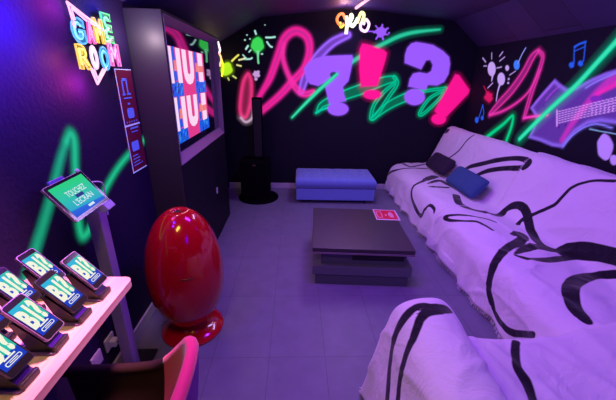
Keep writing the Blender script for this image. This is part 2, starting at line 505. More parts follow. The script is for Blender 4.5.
mk('paint_splat', 'back', [EL(381, 32, 5.6, 5, LI, .9, wob=.15)] + rays(381, 32, 4.5, 8, 7, LI, 1.6, .4) + [S([(363, 31.5), (372, 31.5), (377, 32)], 1.4, LI), EL(389, 33, 1, 1, LI)], mb, 2, 'small violet paint splat')

mr = thing('wall_mural', 'right wall graffiti of a violet guitar, music notes and a long green streak', 'mural', (XR, 3, 0))
LIL = (.55, .36, .85); BL = (.02, .10, .75)
mk('paint_splat', 'right', [
    EL(492, 69, 4, 7.2, LIL), S([(493, 75), (492, 81)], [3, 1.2], LIL),
    EL(501.5, 79, 3.8, 6.4, LIL), S([(500, 85), (498, 92), (496.5, 101)], [2.6, 1.6, 1.2], LIL), EL(507.5, 68, 1.9, 2.8, LIL), EL(509, 79, 1, 1, LIL), EL(508.5, 83, 1, 1.1, LIL),
    S([(492, 53), (492, 59)], 1, LIL), S([(503, 52), (500, 56)], 1.2, LIL), S([(505, 57), (500, 61)], 1, LIL), S([(483, 58), (486, 62)], 1, LIL), S([(484, 66), (487, 66)], .9, LIL), S([(497, 68), (502, 67)], .9, LIL), S([(488, 88), (493, 83)], 1, LIL), S([(510, 75), (516, 71)], .9, LIL)], mr, 2, 'lilac paint splats', pitch=.01)
mk('paint_splat', 'right', [EL(489, 97, 4, 5, (.8, .01, .14), 1.5, a=.85, halo=1, wob=.15), S([(484, 86), (487, 92)], 1, (.7, .01, .12), a=.7)], mr, 2, 'red paint dab', pitch=.01)
mk('music_note', 'right', [EL(517, 65, 3, 5, (.05, .2, .9), 1), S([(518.5, 63), (522, 55), (526, 48)], 1.2, (.3, .35, .95), .8)], mr, 2, 'blue single music note', pitch=.008)
mk('music_note', 'right', [EL(477, 120, 1.8, 3, BL), EL(482.5, 118, 1.4, 2.2, BL), S([(479, 118), (481, 112), (483, 105)], 1.1, BL), S([(483.5, 116), (484, 112), (483, 105)], 1, BL)], mr, 2, 'small blue music note near the corner', pitch=.008)
mk('music_note', 'right', [EL(572, 65, 2.7, 3, BL, 1), EL(581, 63.5, 2.7, 3, BL, 1), S([(574.5, 63), (574.5, 55), (575, 46)], 1.5, BL, 1), S([(584, 61), (585, 52), (586, 42)], 1.5, BL, 1), S([(575, 47), (580, 44), (586, 42)], 2.4, BL, 1), S([(575, 51), (580, 49), (585.5, 46.5)], 1.2, BL, 1)], mr, 2, 'blue pair of beamed music notes', pitch=.01)
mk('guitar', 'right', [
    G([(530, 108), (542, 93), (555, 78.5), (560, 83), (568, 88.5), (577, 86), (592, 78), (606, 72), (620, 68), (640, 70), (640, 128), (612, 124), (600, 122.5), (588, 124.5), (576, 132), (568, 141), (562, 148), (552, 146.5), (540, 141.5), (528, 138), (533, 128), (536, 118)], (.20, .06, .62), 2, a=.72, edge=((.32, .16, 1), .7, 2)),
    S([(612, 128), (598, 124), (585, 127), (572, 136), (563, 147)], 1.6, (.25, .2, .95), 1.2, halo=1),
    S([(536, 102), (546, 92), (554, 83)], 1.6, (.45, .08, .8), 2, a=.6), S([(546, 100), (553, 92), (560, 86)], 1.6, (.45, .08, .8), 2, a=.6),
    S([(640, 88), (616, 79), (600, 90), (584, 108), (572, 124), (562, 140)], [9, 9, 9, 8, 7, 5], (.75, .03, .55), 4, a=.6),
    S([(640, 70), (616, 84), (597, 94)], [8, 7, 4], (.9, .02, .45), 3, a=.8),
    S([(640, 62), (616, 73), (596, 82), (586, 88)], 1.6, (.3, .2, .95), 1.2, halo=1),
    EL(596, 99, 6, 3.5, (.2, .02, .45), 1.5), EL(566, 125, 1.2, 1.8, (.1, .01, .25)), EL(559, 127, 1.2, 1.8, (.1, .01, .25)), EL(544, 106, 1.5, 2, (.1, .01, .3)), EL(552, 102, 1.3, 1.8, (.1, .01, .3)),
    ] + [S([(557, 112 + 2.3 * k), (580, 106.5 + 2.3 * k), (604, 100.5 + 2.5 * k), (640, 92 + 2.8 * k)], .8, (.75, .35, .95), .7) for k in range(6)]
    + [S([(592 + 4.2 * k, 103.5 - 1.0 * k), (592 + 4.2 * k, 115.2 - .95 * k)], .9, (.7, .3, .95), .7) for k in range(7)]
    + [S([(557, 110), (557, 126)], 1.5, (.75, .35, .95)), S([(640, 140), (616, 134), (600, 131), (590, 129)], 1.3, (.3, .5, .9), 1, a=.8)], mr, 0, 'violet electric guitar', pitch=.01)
pr_ = lambda pts, w: S(pts, w, PK2, 1.6, a=.8, halo=.9, edge=((.9, .04, .4), .35, .9))
mk('paint_swirl', 'right', [
    pr_([(490, 114), (500, 103), (512, 90), (524, 73), (532, 58), (538, 51)], [4, 8, 9, 9, 9, 5]),
    pr_([(539, 51), (543, 57), (539, 72), (532, 92), (526, 112), (524, 118)], [4, 5, 6, 6, 5, 3]),
    pr_([(490, 115), (503, 111), (518, 102), (530, 90), (540, 70)], [3, 3, 3, 3, 2.5]),
    S([(524, 118), (534, 116.5), (548, 115)], 2.4, PK2, 1, halo=1.2)], mr, 1, 'pink looping ribbon', pitch=.01)
mk('paint_stroke', 'right', [
    S([(640, 14), (620, 38), (600, 60), (577, 85), (556, 104), (538, 121), (520, 139)], [9, 8.5, 7.5, 7, 6, 5.5, 4.5], (.0, .68, .34), 1.8, halo=3, core=(.06, .85, .4)),
    S([(486, 138), (495, 131), (504, 124), (513, 116), (512, 126), (507, 140)], [3.4, 3.6, 3.4, 3, 3.4, 3.4], (.0, .62, .22), 1.4, halo=1.5)], mr, 3, 'long green streak', pitch=.01)
mk('paint_splat', 'right', [EL(605.5, 147, 8, 13, (.42, .2, .85), 1.2, wob=.05), EL(614.5, 160, 4, 5.2, (.42, .2, .85), 1)], mr, 2, 'violet blobs under the guitar', pitch=.01)

ml = thing('wall_mural', 'bright green looping paint streak on the left wall behind the tablet', 'mural', (XL, 1.2, 0))
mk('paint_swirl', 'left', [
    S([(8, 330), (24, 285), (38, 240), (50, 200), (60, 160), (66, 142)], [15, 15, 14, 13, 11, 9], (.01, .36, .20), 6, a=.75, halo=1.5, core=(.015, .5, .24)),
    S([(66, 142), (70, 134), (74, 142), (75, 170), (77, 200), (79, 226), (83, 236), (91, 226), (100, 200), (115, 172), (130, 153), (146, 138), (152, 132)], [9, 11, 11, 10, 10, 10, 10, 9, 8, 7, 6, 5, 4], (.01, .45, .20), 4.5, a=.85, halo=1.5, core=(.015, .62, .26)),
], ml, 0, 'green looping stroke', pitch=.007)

# ------------------------------------------------------------ television cabinet
CX, CY0, CY1, CZ = -.80, 2.16, 3.60, 1.955
cab = thing('television_cabinet', 'tall black wall cabinet with a recessed screen opening, left of the room', 'cabinet', (-.9, 2.9, 0))
cabm = mat('cabinet_black', (.006, .005, .009), .55, spec=.2)
sidem = mat('cabinet_grey_side', (.026, .027, .025), .55, spec=.3)


def P(o, p): return keep_parent(o, p)


oy0, oy1, oz0, oz1 = 2.178, 3.575, 1.0, 1.937
bm = bmesh.new()
for lo, hi in (((XL, CY0 + .012, 0), (CX, CY1, oz0)), ((XL, CY0 + .012, oz1), (CX, CY1, CZ)), ((XL, CY0 + .012, oz0), (CX, oy0, oz1)), ((XL, oy1, oz0), (CX, CY1, oz1)), ((XL, oy0, oz0), (-.885, oy1, oz1))):
    box(bm, lo, hi, 0)
P(obj('carcass', bm, cabm), cab)
P(boxo('side_panel', (XL, CY0, 0), (CX + .001, CY0 + .012, CZ), sidem, bev=.002), cab)
trimm = mat('opening_trim_lilac', (.22, .16, .25), .35)
bm = bmesh.new()
t = .014
fo_ = (Vector((0, oy0, 0)), Vector((1, 0, 0)), Vector((0, 0, 1)), Vector((0, 1, 0)))
poly_prism(bm, [(-.885, oz0), (CX + .006, oz0), (CX + .006, oz0 + .006), (-.845, oz0 + .062), (-.885, oz0 + .062)], oy1 - oy0, fo_)
poly_prism(bm, [(-.885, oz1), (CX + .006, oz1), (CX + .006, oz1 - .006), (-.845, oz1 - .045), (-.885, oz1 - .045)], oy1 - oy0, fo_)
for lo, hi in (((-.885, oy0, oz0), (CX + .006, oy0 + .006, oz1)), ((-.885, oy1 - .006, oz0), (CX + .006, oy1, oz1))): box(bm, lo, hi, .002)
P(obj('opening_frame', bm, trimm), cab)
P(boxo('lock_plate', (CX, 3.05, .47), (CX + .008, 3.08, .53), white, bev=.002), cab)

tv = thing('television', 'flat television inside the cabinet opening showing big white letters on pink', 'television', (-.9, 2.88, 1.0))
glass = mat('screen_glass', (.012, .010, .03), .03, spec=1.0, coat=1)
glass.node_tree.nodes['Principled BSDF'].inputs['IOR'].default_value = 2.4
P(boxo('panel', (-.884, oy0 + .011, oz0 + .063), (-.843, oy1 - .011, oz1 - .046), glass, bev=.004), tv)
eP = mat('screen_pink', (0, 0, 0), .3, emit=(1, .06, .35), es=.75)
eW = mat('screen_white', (0, 0, 0), .3, emit=(1, .72, .95), es=.95)
eB = mat('screen_blue', (0, 0, 0), .3, emit=(.01, .12, .9), es=.85)
eD = mat('screen_navy', (0, 0, 0), .3, emit=(.02, .03, .25), es=.8)
eO = mat('screen_peach', (0, 0, 0), .3, emit=(1, .25, .25), es=.85)
fr = (Vector((-.842, 2.262, 1.125)), Vector((0, 1, 0)), Vector((0, 0, 1)), Vector((1, 0, 0)))
WS, HS = .89, .65
bm = bmesh.new(); flat(bm, [(0, 0), (WS, 0), (WS, HS), (0, HS)], fr, 0, 0)
hr = HS / 2
rnd = random.Random(3)
for row in (0, 1):
    y0 = row * hr
    # blue streaky bands at the sides and between letters
    for x0, x1 in ((.0, .27), (.58, .90)):
        flat(bm, [(x0, y0), (x1, y0), (x1, y0 + .10), (x0, y0 + .10)], fr, .001, 2)
        for k in range(9):
            a = x0 + rnd.random() * (x1 - x0 - .05); yy = y0 + rnd.random() * .07
            flat(bm, [(a, yy), (a + .02, yy), (a + .045, yy + .03), (a + .02, yy + .03)], fr, .0015, 3 if k % 2 else 5)
    for x0, x1 in ((.10, .17), (.60, .68)):
        flat(bm, [(x0, y0 + .10), (x1, y0 + .11), (x1 - .01, y0 + hr), (x0 + .01, y0 + hr)], fr, .001, 2)
        flat(bm, [(x0 + .02, y0 + .17), (x1 + .03, y0 + .17), (x1 + .02, y0 + .24), (x0 + .03, y0 + .24)], fr, .0014, 4)
    # letters  I D I
    for x0, x1 in ((.02, .10), (.18, .27), (.70, .84)):
        flat(bm, [(x0, y0 + .09), (x1, y0 + .09), (x1, y0 + hr - .004), (x0, y0 + hr - .004)], fr, .002, 1)
    add_text(bm, 'U', (.31, y0 + .075, .57, y0 + hr - .004), fr, .0025, 1, bold=.09)
    flat(bm, [(.70, y0 + .17), (.84, y0 + .17), (.84, y0 + .22), (.70, y0 + .22)], fr, .003, 4)
P(rawobj('screen_image', bm, [eP, eW, eB, eD, eO, mat('screen_sky', (0, 0, 0), .3, emit=(.05, .35, 1), es=.8)]), tv)
l = area('light_television', (-.83, 2.75, 1.45), (0, 2.75, 1.3), .85, 10, (1, .55, .70), .6)

# ------------------------------------------------------------ neon signs
TUB = {}


def neon(col, es):
    k = (col, es)
    if k not in TUB: TUB[k] = mat('neon_tube_%d' % len(TUB), (.01, .01, .01), .4, emit=col, es=es)
    return TUB[k]


NX = XL + .035
sg = thing('neon_sign', 'multicoloured GAME ROOM neon sign high on the left wall', 'neon sign', (XL, 1.95, 1.5))


def wl(px, py, x=NX): return at(px, py, 'x', x)


GLY = {  # centre strokes in the unit box
    'G': [[(.9, .8), (.5, 1), (.12, .8), (0, .45), (.15, .12), (.55, 0), (.95, .18), (.95, .45), (.55, .45)]],
    'A': [[(0, 0), (.25, .55), (.5, 1), (.75, .55), (1, 0)], [(.22, .35), (.78, .35)]],
    'M': [[(0, 0), (.05, .5), (.1, 1), (.5, .35), (.9, 1), (.95, .5), (1, 0)]],
    'E': [[(.95, .9), (.5, 1), (.1, .8), (.45, .52), (.8, .52), (.45, .5), (.05, .25), (.45, 0), (1, .1)]],
    'R': [[(0, 0), (0, .5), (0, 1)], [(0, 1), (.7, .95), (.85, .72), (.6, .5), (0, .48)], [(.45, .48), (1, 0)]],
    'O': [[(.5, 1), (.08, .75), (.08, .25), (.5, 0), (.92, .25), (.92, .75), (.5, 1)]]}
spec = [('G', (70, 18), (85, 43), (.02, .35, 1), (.25, .85, 1)), ('A', (84.5, 20), (94, 43), (1, .04, .45), (1, .3, .6)),
        ('M', (92.5, 19), (103.5, 43), (1, .45, .02), (1, .85, .15)), ('E', (101, 14), (112, 42), (.02, .8, .15), (.3, 1, .55)),
        ('R', (76, 45), (90, 69), (1, .55, .02), (1, .8, .15)), ('O', (89, 46), (98, 69), (1, .6, .9), (1, .85, 1)),
        ('O', (98.5, 47), (109.5, 70), (.02, .3, .9), (.2, .75, 1)), ('M', (107.5, 44), (119.5, 66), (1, .08, .6), (1, .5, .85))]
backm = mat('sign_backing_acrylic', (.02, .02, .05), .2)
for ch, a, c, colo, coli in spec:
    p0 = wl(*a); p1 = wl(*c)
    # unproject the middle of the left and right sides
    ym0 = wl(a[0] + 2, (a[1] + c[1]) / 2).y; ym1 = wl(c[0] - .5, (a[1] + c[1]) / 2).y
    xm = (a[0] + c[0]) / 2
    zt = wl(xm, a[1]).z; zb = wl(xm, c[1]).z
    if ch == 'G': ym0 -= .0
    w_ = ym1 - ym0; h_ = zt - zb; bm = bmesh.new()
    g = min(w_, h_) * .2
    for st in GLY[ch]:
        pts = [(NX, ym0 + g + x * (w_ - 2 * g), zb + g + y * (h_ - 2 * g)) for x, y in st]
        pts = catmull(pts, 6) if ch in 'GOER' and len(pts) > 3 else pts
        # double tube: stroke outlined on both sides
        tube(bm, pts, .0042, 6)
    lt = obj('letter_tube', bm, neon(coli, 1.5), smooth=True); lt['label'] = 'neon letter ' + ch; P(lt, sg)
    bm = bmesh.new()
    Pq, F = textmesh(ch, ym0, zb, ym1, zt, bold=.045)
    # outline loops of the glyph
    from collections import Counter
    ec = Counter(tuple(sorted((f[i], f[(i + 1) % len(f)]))) for f in F for i in range(len(f)))
    # merge coincident points by rounding
    key = [tuple(np.round(p, 5)) for p in Pq]; uid = {}
    for k_ in key: uid.setdefault(k_, len(uid))
    ec = Counter()
    for f in F:
        for i in range(len(f)):
            a1, b1 = uid[key[f[i]]], uid[key[f[(i + 1) % len(f)]]]
            if a1 != b1: ec[tuple(sorted((a1, b1)))] += 1
    inv = {v_: k_ for k_, v_ in uid.items()}; adj = {}
    for (a1, b1), n_ in ec.items():
        if n_ == 1: adj.setdefault(a1, []).append(b1); adj.setdefault(b1, []).append(a1)
    seen = set()
    for s0 in adj:
        if s0 in seen: continue
        loop = [s0]; seen.add(s0); cur = s0
        while True:
            nx_ = [q for q in adj[cur] if q not in seen]
            if not nx_: break
            cur = nx_[0]; seen.add(cur); loop.append(cur)
        if len(loop) > 3: tube(bm, [(NX, float(inv[q][0]), float(inv[q][1])) for q in loop], .0045, 6, closed=True)
    bb_ = bmesh.new(); add_text(bb_, ch, (ym0, zb, ym1, zt), (Vector((NX - .006, 0, 0)), Vector((0, 1, 0)), Vector((0, 0, 1)), Vector((1, 0, 0))), 0, 0, .045)
    bo = rawobj('letter_glow_plate', bb_, neon(colo, .42)); P(bo, sg)  # added plate, its emission stands for the glow filling the letter
    ot = obj('letter_outline', bm, neon(tuple(.75 * a_ + .25 * b_ for a_, b_ in zip(colo, coli)), 1.2), smooth=True); ot['label'] = 'outer neon outline of letter ' + ch; P(ot, sg)
bm = bmesh.new()
tube(bm, [wl(104, 31), wl(86, 17), wl(67, 2), wl(71, 14), wl(75, 28)], .006, 6)
tube(bm, [wl(101, 29), wl(86, 20.5), wl(71.5, 8), wl(75, 20)], .004, 6)
o = obj('arrow_tube', bm, neon((1, .40, .68), 1.8), smooth=True); P(o, sg)
bm = bmesh.new()
tube(bm, [wl(91, 68), wl(97.5, 84), wl(106, 68)], .006, 6)
tube(bm, [wl(94, 69), wl(98, 79), wl(103, 69)], .004, 6)
o = obj('arrow_tube', bm, neon((1, .40, .68), 1.8), smooth=True); P(o, sg)
bm = bmesh.new()
for py_ in (24, 44, 66):
    bm = bmesh.new(); tube(bm, [(XL, wl(95, py_).y, wl(95, py_).z), (NX, wl(95, py_).y, wl(95, py_).z)], .004, 6); P(obj('standoff', bm, black), sg)
for q, c_, e_, dx in (((40, 18), (.06, .01, 1), 18, .14), ((72, 6), (1, .05, .7), 2.0, .07), ((8, 60), (.2, .01, 1), 6, .14), ((72, 60), (1, .2, .03), 1.0, .06),
                      ((94, 84), (1, .05, .6), 2.6, .07), ((110, 14), (.05, .05, 1), 1.2, .07), ((116, 14), (.2, .2, 1), 1.2, .10)):
    p = wl(*q, x=XL + dx); point('light_game_room_neon', p, e_, c_, .03)

point('light_game_room_neon', (-.88, 2.06, 1.80), 3.0, (1, .72, .85), .03)

# rainbow script sign hanging before the back wall
SY = 4.42


def wb(px, py, y=SY): return at(px, py, 'y', y)


s2 = thing('neon_sign', 'small curly rainbow neon sign hanging under the ceiling at the back', 'neon sign', (.75, SY, 2.15))
for pts, c_, r_ in (([(345, 19), (343, 14), (339, 15), (337, 20), (340, 25), (344, 24)], (1, .22, .04), .017),
                    ([(344, 24), (341, 27), (340, 22)], (1, .7, .05), .016),
                    ([(346, 16), (347, 24), (346, 34)], (1, .85, .6), .021),
                    ([(347, 27), (352, 18), (351, 15), (350, 22), (353, 26), (358, 18)], (.9, 1, .7), .021),
                    ([(357, 23), (361, 13), (364, 15), (362, 22), (366, 19)], (1, .8, .35), .019),
                    ([(366, 19), (369, 24), (366, 31), (361, 29), (361, 23), (365, 24)], (1, .55, 1), .017)):
    bm = bmesh.new(); tube(bm, catmull([wb(*q) for q in pts], 6), r_, 8); P(obj('script_tube', bm, neon(c_, 1.8), smooth=True), s2)
for q_ in (351, 362):
    bm = bmesh.new(); tube(bm, [wb(q_, 15), (wb(q_, 14).x, SY, 2.415)], .003, 6); P(obj('hanging_wire', bm, black), s2)
point('light_rainbow_neon', wb(355, 24, SY - .1), 3.6, (.35, .15, 1), .06)
point('light_rainbow_neon', wb(345, 12, SY - .1), 2.2, (1, .45, .5), .05)
point('light_rainbow_neon', wb(338, 20, SY - .05), .7, (1, .2, .05), .04)

s3 = thing('neon_tube_lamp', 'short pink neon tube mounted on the ceiling above the rainbow sign', 'neon sign', (.9, 4.3, 2.4))
bm = bmesh.new(); a_ = wb(356, 8, 4.38); b_ = at(371, -3, 'z', 2.385)
tube(bm, [a_, a_.lerp(b_, .5), b_], .017, 8); P(obj('tube', bm, neon((1, .45, .6), 1.5), smooth=True), s3)
bm = bmesh.new(); mid = a_.lerp(b_, .6); box(bm, mid + Vector((-.02, -.03, .005)), (mid.x + .02, mid.y + .03, 2.405), .003); P(obj('holder', bm, black), s3)

s4 = thing('neon_sign', 'yellow and white neon sign on the left wall beyond the television cabinet', 'neon sign', (XL, 4.0, 1.6))
for pts, c_ in (([(218, 42), (220, 50), (219, 53)], (1, .85, .95)), ([(219, 53), (221, 58), (220, 66)], (1, .5, .2)), ([(221, 58), (223, 66), (222, 76)], (1, .85, .02))):
    bm = bmesh.new(); tube(bm, catmull([at(*q, 'x', XL + .05) for q in pts], 5), .012, 8); P(obj('script_tube', bm, neon(c_, 1.8), smooth=True), s4)
q = at(221, 62, 'x', XL + .05)
bm = bmesh.new(); box(bm, (XL, q.y - .03, q.z - .03), (XL + .045, q.y + .03, q.z + .03), .004); P(obj('mount', bm, black), s4)
point('light_yellow_neon', q + Vector((.08, 0, 0)), .35, (1, .7, .08), .04)

# ------------------------------------------------------------ red poster
ps = thing('poster', 'dark red poster with blue edging on the left wall below the neon sign', 'poster', (XL, 2.03, 1.0))
rr_ = mat('poster_red', (.16, .008, .04), .5); pb = mat('poster_blue_ink', (.12, .2, .85), .5, emit=(.12, .2, .9), es=.25); pw = mat('poster_white_edge', (.6, .65, .95), .5, emit=(.3, .45, 1), es=.35)
fr = (Vector((XL + .004, 1.94, 1.01)), Vector((0, 1, 0)), Vector((0, 0, 1)), Vector((1, 0, 0)))
bm = bmesh.new(); box(bm, (XL, 1.94, 1.01), (XL + .004, 2.13, 1.62), 0); P(obj('sheet', bm, rr_), ps)
bm = bmesh.new(); w_, h_ = .19, .61
for a in ((0, 0, .008, h_), (0, 0, w_, .008), (0, h_ - .005, w_, h_), (0, .285, w_, .295)): flat(bm, [(a[0], a[1]), (a[2], a[1]), (a[2], a[3]), (a[0], a[3])], fr, .001, 0)
P(rawobj('border', bm, pw), ps)
bm = bmesh.new()
for a in ((.05, .47, .065, .55), (.10, .47, .115, .56), (.04, .465, .075, .475), (.09, .465, .14, .475), (.06, .545, .11, .56), (.045, .445, .145, .452), (.08, .41, .11, .42),
          (.06, .265, .16, .275), (.07, .245, .15, .25), (.03, .10, .10, .106), (.03, .08, .12, .086), (.03, .06, .11, .066), (.03, .04, .12, .046), (.13, .04, .14, .05)):
    flat(bm, [(a[0], a[1]), (a[2], a[1]), (a[2], a[3]), (a[0], a[3])], fr, .0015, 0)
flat(bm, rrect(.06, .33, .14, .39, .015), fr, .0015, 0); flat(bm, rrect(.04, .13, .13, .19, .01), fr, .0015, 0)
for k in range(5): flat(bm, [(.03 + .03 * k, .305), (.04 + .03 * k, .305), (.04 + .03 * k, .315), (.03 + .03 * k, .315)], fr, .0015, 0)
P(rawobj('print', bm, pb), ps)

# ------------------------------------------------------------ sofas and their throws
sofam = mat('sofa_grey_fabric', (.12, .11, .13), .8)
sf = thing('sofa', 'long sofa along the right wall under the patterned throws', 'sofa', (1.9, 2.7, 0))
P(boxo('seat', (1.46, 1.25, .10), (2.30, 4.53, .37), sofam, bev=.04), sf)
bm = bmesh.new(); poly_prism(bm, [(2.08, .1), (2.36, .1), (2.36, .80), (2.33, .90), (2.26, .93), (2.235, .90), (2.12, .58), (2.08, .42)], 3.28, (Vector((0, 4.53, 0)), Vector((1, 0, 0)), Vector((0, 0, 1)), Vector((0, -1, 0))))
P(obj('backrest', bm, sofam), sf)
for x in (1.52, 2.22):
    for y in (1.3, 4.4): P(boxo('leg', (x, y, 0), (x + .05, y + .05, .11), black), sf)
sf2 = thing('sofa', 'short sofa in the near right foreground with a wide left arm under a throw', 'sofa', (1.1, .5, 0))
P(boxo('seat', (.70, -.55, .08), (2.0, 1.06, .35), sofam, bev=.04), sf2)
P(boxo('armrest', (.50, -.55, .08), (.71, 1.08, .54), sofam, bev=.06), sf2)
P(boxo('backrest', (.47, -.80, .08), (2.0, -.56, .80), sofam, bev=.05), sf2)
for x in (.55, 1.9):
    for y in (-.7, 1.0): P(boxo('leg', (x, y, 0), (x + .05, y + .05, .1), black), sf2)

clothm = bpy.data.materials.new('throw_white_with_black_lines'); clothm.use_nodes = True
nt = clothm.node_tree; b = nt.nodes['Principled BSDF']
a = nt.nodes.new('ShaderNodeAttribute'); a.attribute_name = 'ink'
mr_ = nt.nodes.new('ShaderNodeMapRange'); mr_.inputs['From Min'].default_value = -.003; mr_.inputs['From Max'].default_value = .003
mixc = nt.nodes.new('ShaderNodeMixRGB'); mixc.inputs[1].default_value = (.012, .008, .016, 1); mixc.inputs[2].default_value = (.80, .74, .80, 1)
nt.links.new(a.outputs['Fac'], mr_.inputs['Value']); nt.links.new(mr_.outputs[0], mixc.inputs[0]); nt.links.new(mixc.outputs[0], b.inputs['Base Color'])
b.inputs['Roughness'].default_value = .85; b.inputs['Sheen Weight'].default_value = .3
b.inputs['Specular IOR Level'].default_value = .1
tc = nt.nodes.new('ShaderNodeTexCoord'); wv = nt.nodes.new('ShaderNodeTexNoise'); wv.inputs['Scale'].default_value = 220
bp = nt.nodes.new('ShaderNodeBump'); bp.inputs['Strength'].default_value = .35; bp.inputs['Distance'].default_value = .003
n3 = nt.nodes.new('ShaderNodeTexNoise'); n3.inputs['Scale'].default_value = 7; n3.inputs['Detail'].default_value = 5; n3.inputs['Distortion'].default_value = 1.2
bp2 = nt.nodes.new('ShaderNodeBump'); bp2.inputs['Strength'].default_value = .5; bp2.inputs['Distance'].default_value = .03
nt.links.new(tc.outputs['Object'], wv.inputs['Vector']); nt.links.new(tc.outputs['Object'], n3.inputs['Vector'])
nt.links.new(wv.outputs['Fac'], bp.inputs['Height']); nt.links.new(n3.outputs['Fac'], bp2.inputs['Height'])
nt.links.new(bp2.outputs[0], bp.inputs['Normal']); nt.links.new(bp.outputs[0], b.inputs['Normal'])


def resample(pts, step):
    P_ = catmull([(x, z, 0) for x, z in pts], 14); P_ = np.array([(p.x, p.y) for p in P_])
    L = np.r_[0, np.cumsum(np.sqrt((np.diff(P_, axis=0) ** 2).sum(1)))]
    n = int(L[-1] / step) + 1; s = np.linspace(0, L[-1], n)
    return np.stack([np.interp(s, L, P_[:, 0]), np.interp(s, L, P_[:, 1])], 1), s


def folds(p, n, amp, seed):
    v = Vector((p[0] * 2.2 + seed, p[1] * 1.6, p[2] * 2.2))
    a1 = noise.noise(v)
    v2 = Vector((p[0] * 6 + seed * 2 + a1, p[1] * 3.2 + 2 * a1, p[2] * 5)); a2 = noise.noise(v2)
    rid = 1 - abs(noise.noise(Vector((p[0] * 5 + 9 + seed, p[1] * 2.4 + 1.5 * a1, p[2] * 4)))) * 2.2
    return amp * (1.0 * a1 + .45 * a2 + .55 * max(0, rid) ** 3)


WM = {1.0: 1.15, 5.0: 1.3, 8.0: 1.6}


def cloth(name, prof, y0, y1, curves, label, group, seed, amp=.016, step=.013, yfun=None, hemfront=.05, fringe=True):
    PR, s = resample(prof, step); ny = int(abs(y1 - y0) / step) + 1
    ys = np.linspace(y0, y1, ny); V = []; uv = []
    T = np.gradient(PR, axis=0); T /= np.linalg.norm(T, axis=1)[:, None] + 1e-9; Nn = np.stack([-T[:, 1], T[:, 0]], 1)
    for j, y in enumerate(ys):
        for i, (x, z) in enumerate(PR):
            p = (x, y, z)
            f = folds(p, None, amp, seed)
            hem = 0
            if z < .3 and i < len(PR) / 3:       # vertical drape folds low on the front
                k = (.3 - z) / .3; f += k * .018 * math.sin(y * 21 + 3 * noise.noise(Vector((y * 2, seed, 0)))) ; hem = k
            q = [x + Nn[i][0] * f, y, z + Nn[i][1] * f]
            if i == 0 or z < .12: q[2] += .012 * math.sin(y * 9 + seed) * (1 if z < .12 else 0)
            q[2] = max(q[2], .012)
            if yfun: q = yfun(q, i, j, s[i], y)
            V.append(q); uv.append((s[i], y))
    nx = len(PR); F = [(j * nx + i, j * nx + i + 1, (j + 1) * nx + i + 1, (j + 1) * nx + i) for j in range(ny - 1) for i in range(nx - 1)]
    bvh = BVHTree.FromPolygons([Vector(v) for v in V], F)
    UV = np.array(uv); VA = np.array(V)
    ink = np.full(len(V), 1.0)
    for c in curves:
        pts, w = c[0], c[1]
        hits = []
        sm_ = catmull([(x, y_, 0) for x, y_ in pts], 4)
        ws = WM.get(seed, 1) * np.interp(np.linspace(0, 1, len(sm_)), np.linspace(0, 1, len(w) if isinstance(w, (list, tuple)) else 2), w if isinstance(w, (list, tuple)) else [w, w])
        for q, wq in zip(sm_, ws):
            h = bvh.ray_cast(CP, ray(q.x, q.y).normalized())
            if h[0] is None: continue
            fidx = F[h[2]]; bary = sum((UV[k] for k in fidx)) / 4
            # refine by inverse distance weights
            wt = np.array([1 / (1e-5 + (VA[k] - np.array(h[0])) @ (VA[k] - np.array(h[0]))) for k in fidx]); bary = (UV[list(fidx)] * wt[:, None]).sum(0) / wt.sum()
            hits.append((bary, wq))
        if len(hits) < 2: continue
        for (A, wa), (B, wb_) in zip(hits, hits[1:]):
            if np.linalg.norm(A - B) > .5: continue
            lo_ = np.minimum(A, B) - .09; hi_ = np.maximum(A, B) + .09
            m_ = ((UV > lo_) & (UV < hi_)).all(1)
            if m_.any(): ink[m_] = np.minimum(ink[m_], seg_sdf(UV[m_], A, B, wa / 2, wb_ / 2))
    me = bpy.data.meshes.new(name); me.from_pydata(V, [], F)
    at_ = me.attributes.new('ink', 'FLOAT', 'POINT'); at_.data.foreach_set('value', np.clip(ink, -1, 1).astype(np.float32))
    o = link(name, me, clothm, None, True); tag(o, label, 'sofa throw', group)
    md = o.modifiers.new('thickness', 'SOLIDIFY'); md.thickness = .006; md.offset = -1
    if fringe:
        bm = bmesh.new(); r2 = random.Random(seed)
        for j in range(0, ny - 1):
            for rep in range(2):
                p = Vector(V[j * nx]).lerp(Vector(V[(j + 1) * nx]), rep * .5)
                d = Vector((-.004 + r2.uniform(-.012, .004), r2.uniform(-.012, .012), -max(min(.03, p.z - .003), .004)))
                a_ = bm.verts.new(p + Vector((0, -.002, .002))); b_ = bm.verts.new(p + Vector((0, .002, .002))); c_ = bm.verts.new(p + d + Vector((0, .0012, 0))); d_ = bm.verts.new(p + d + Vector((0, -.0012, 0)))
                bm.faces.new((a_, b_, c_, d_))
        for i in range(0, nx - 1):
            if V[i][2] < .01: continue
            for rep in range(2):
                p = Vector(V[i]).lerp(Vector(V[i + 1]), rep * .5) + Vector((0, 0, .004))
                d = Vector((r2.uniform(-.008, .008), (y0 - y1) / abs(y0 - y1) * r2.uniform(.012, .03), r2.uniform(-.006, .004)))
                t_ = Vector((.0012, 0, .0012))
                a_ = bm.verts.new(p - t_); b_ = bm.verts.new(p + t_); c_ = bm.verts.new(p + d + t_); d_ = bm.verts.new(p + d - t_)
                bm.faces.new((a_, b_, c_, d_))
        fo = obj('fringe', bm, mat('fringe_white', (.75, .7, .75), .9), o); fo['kind'] = 'stuff'
    return o


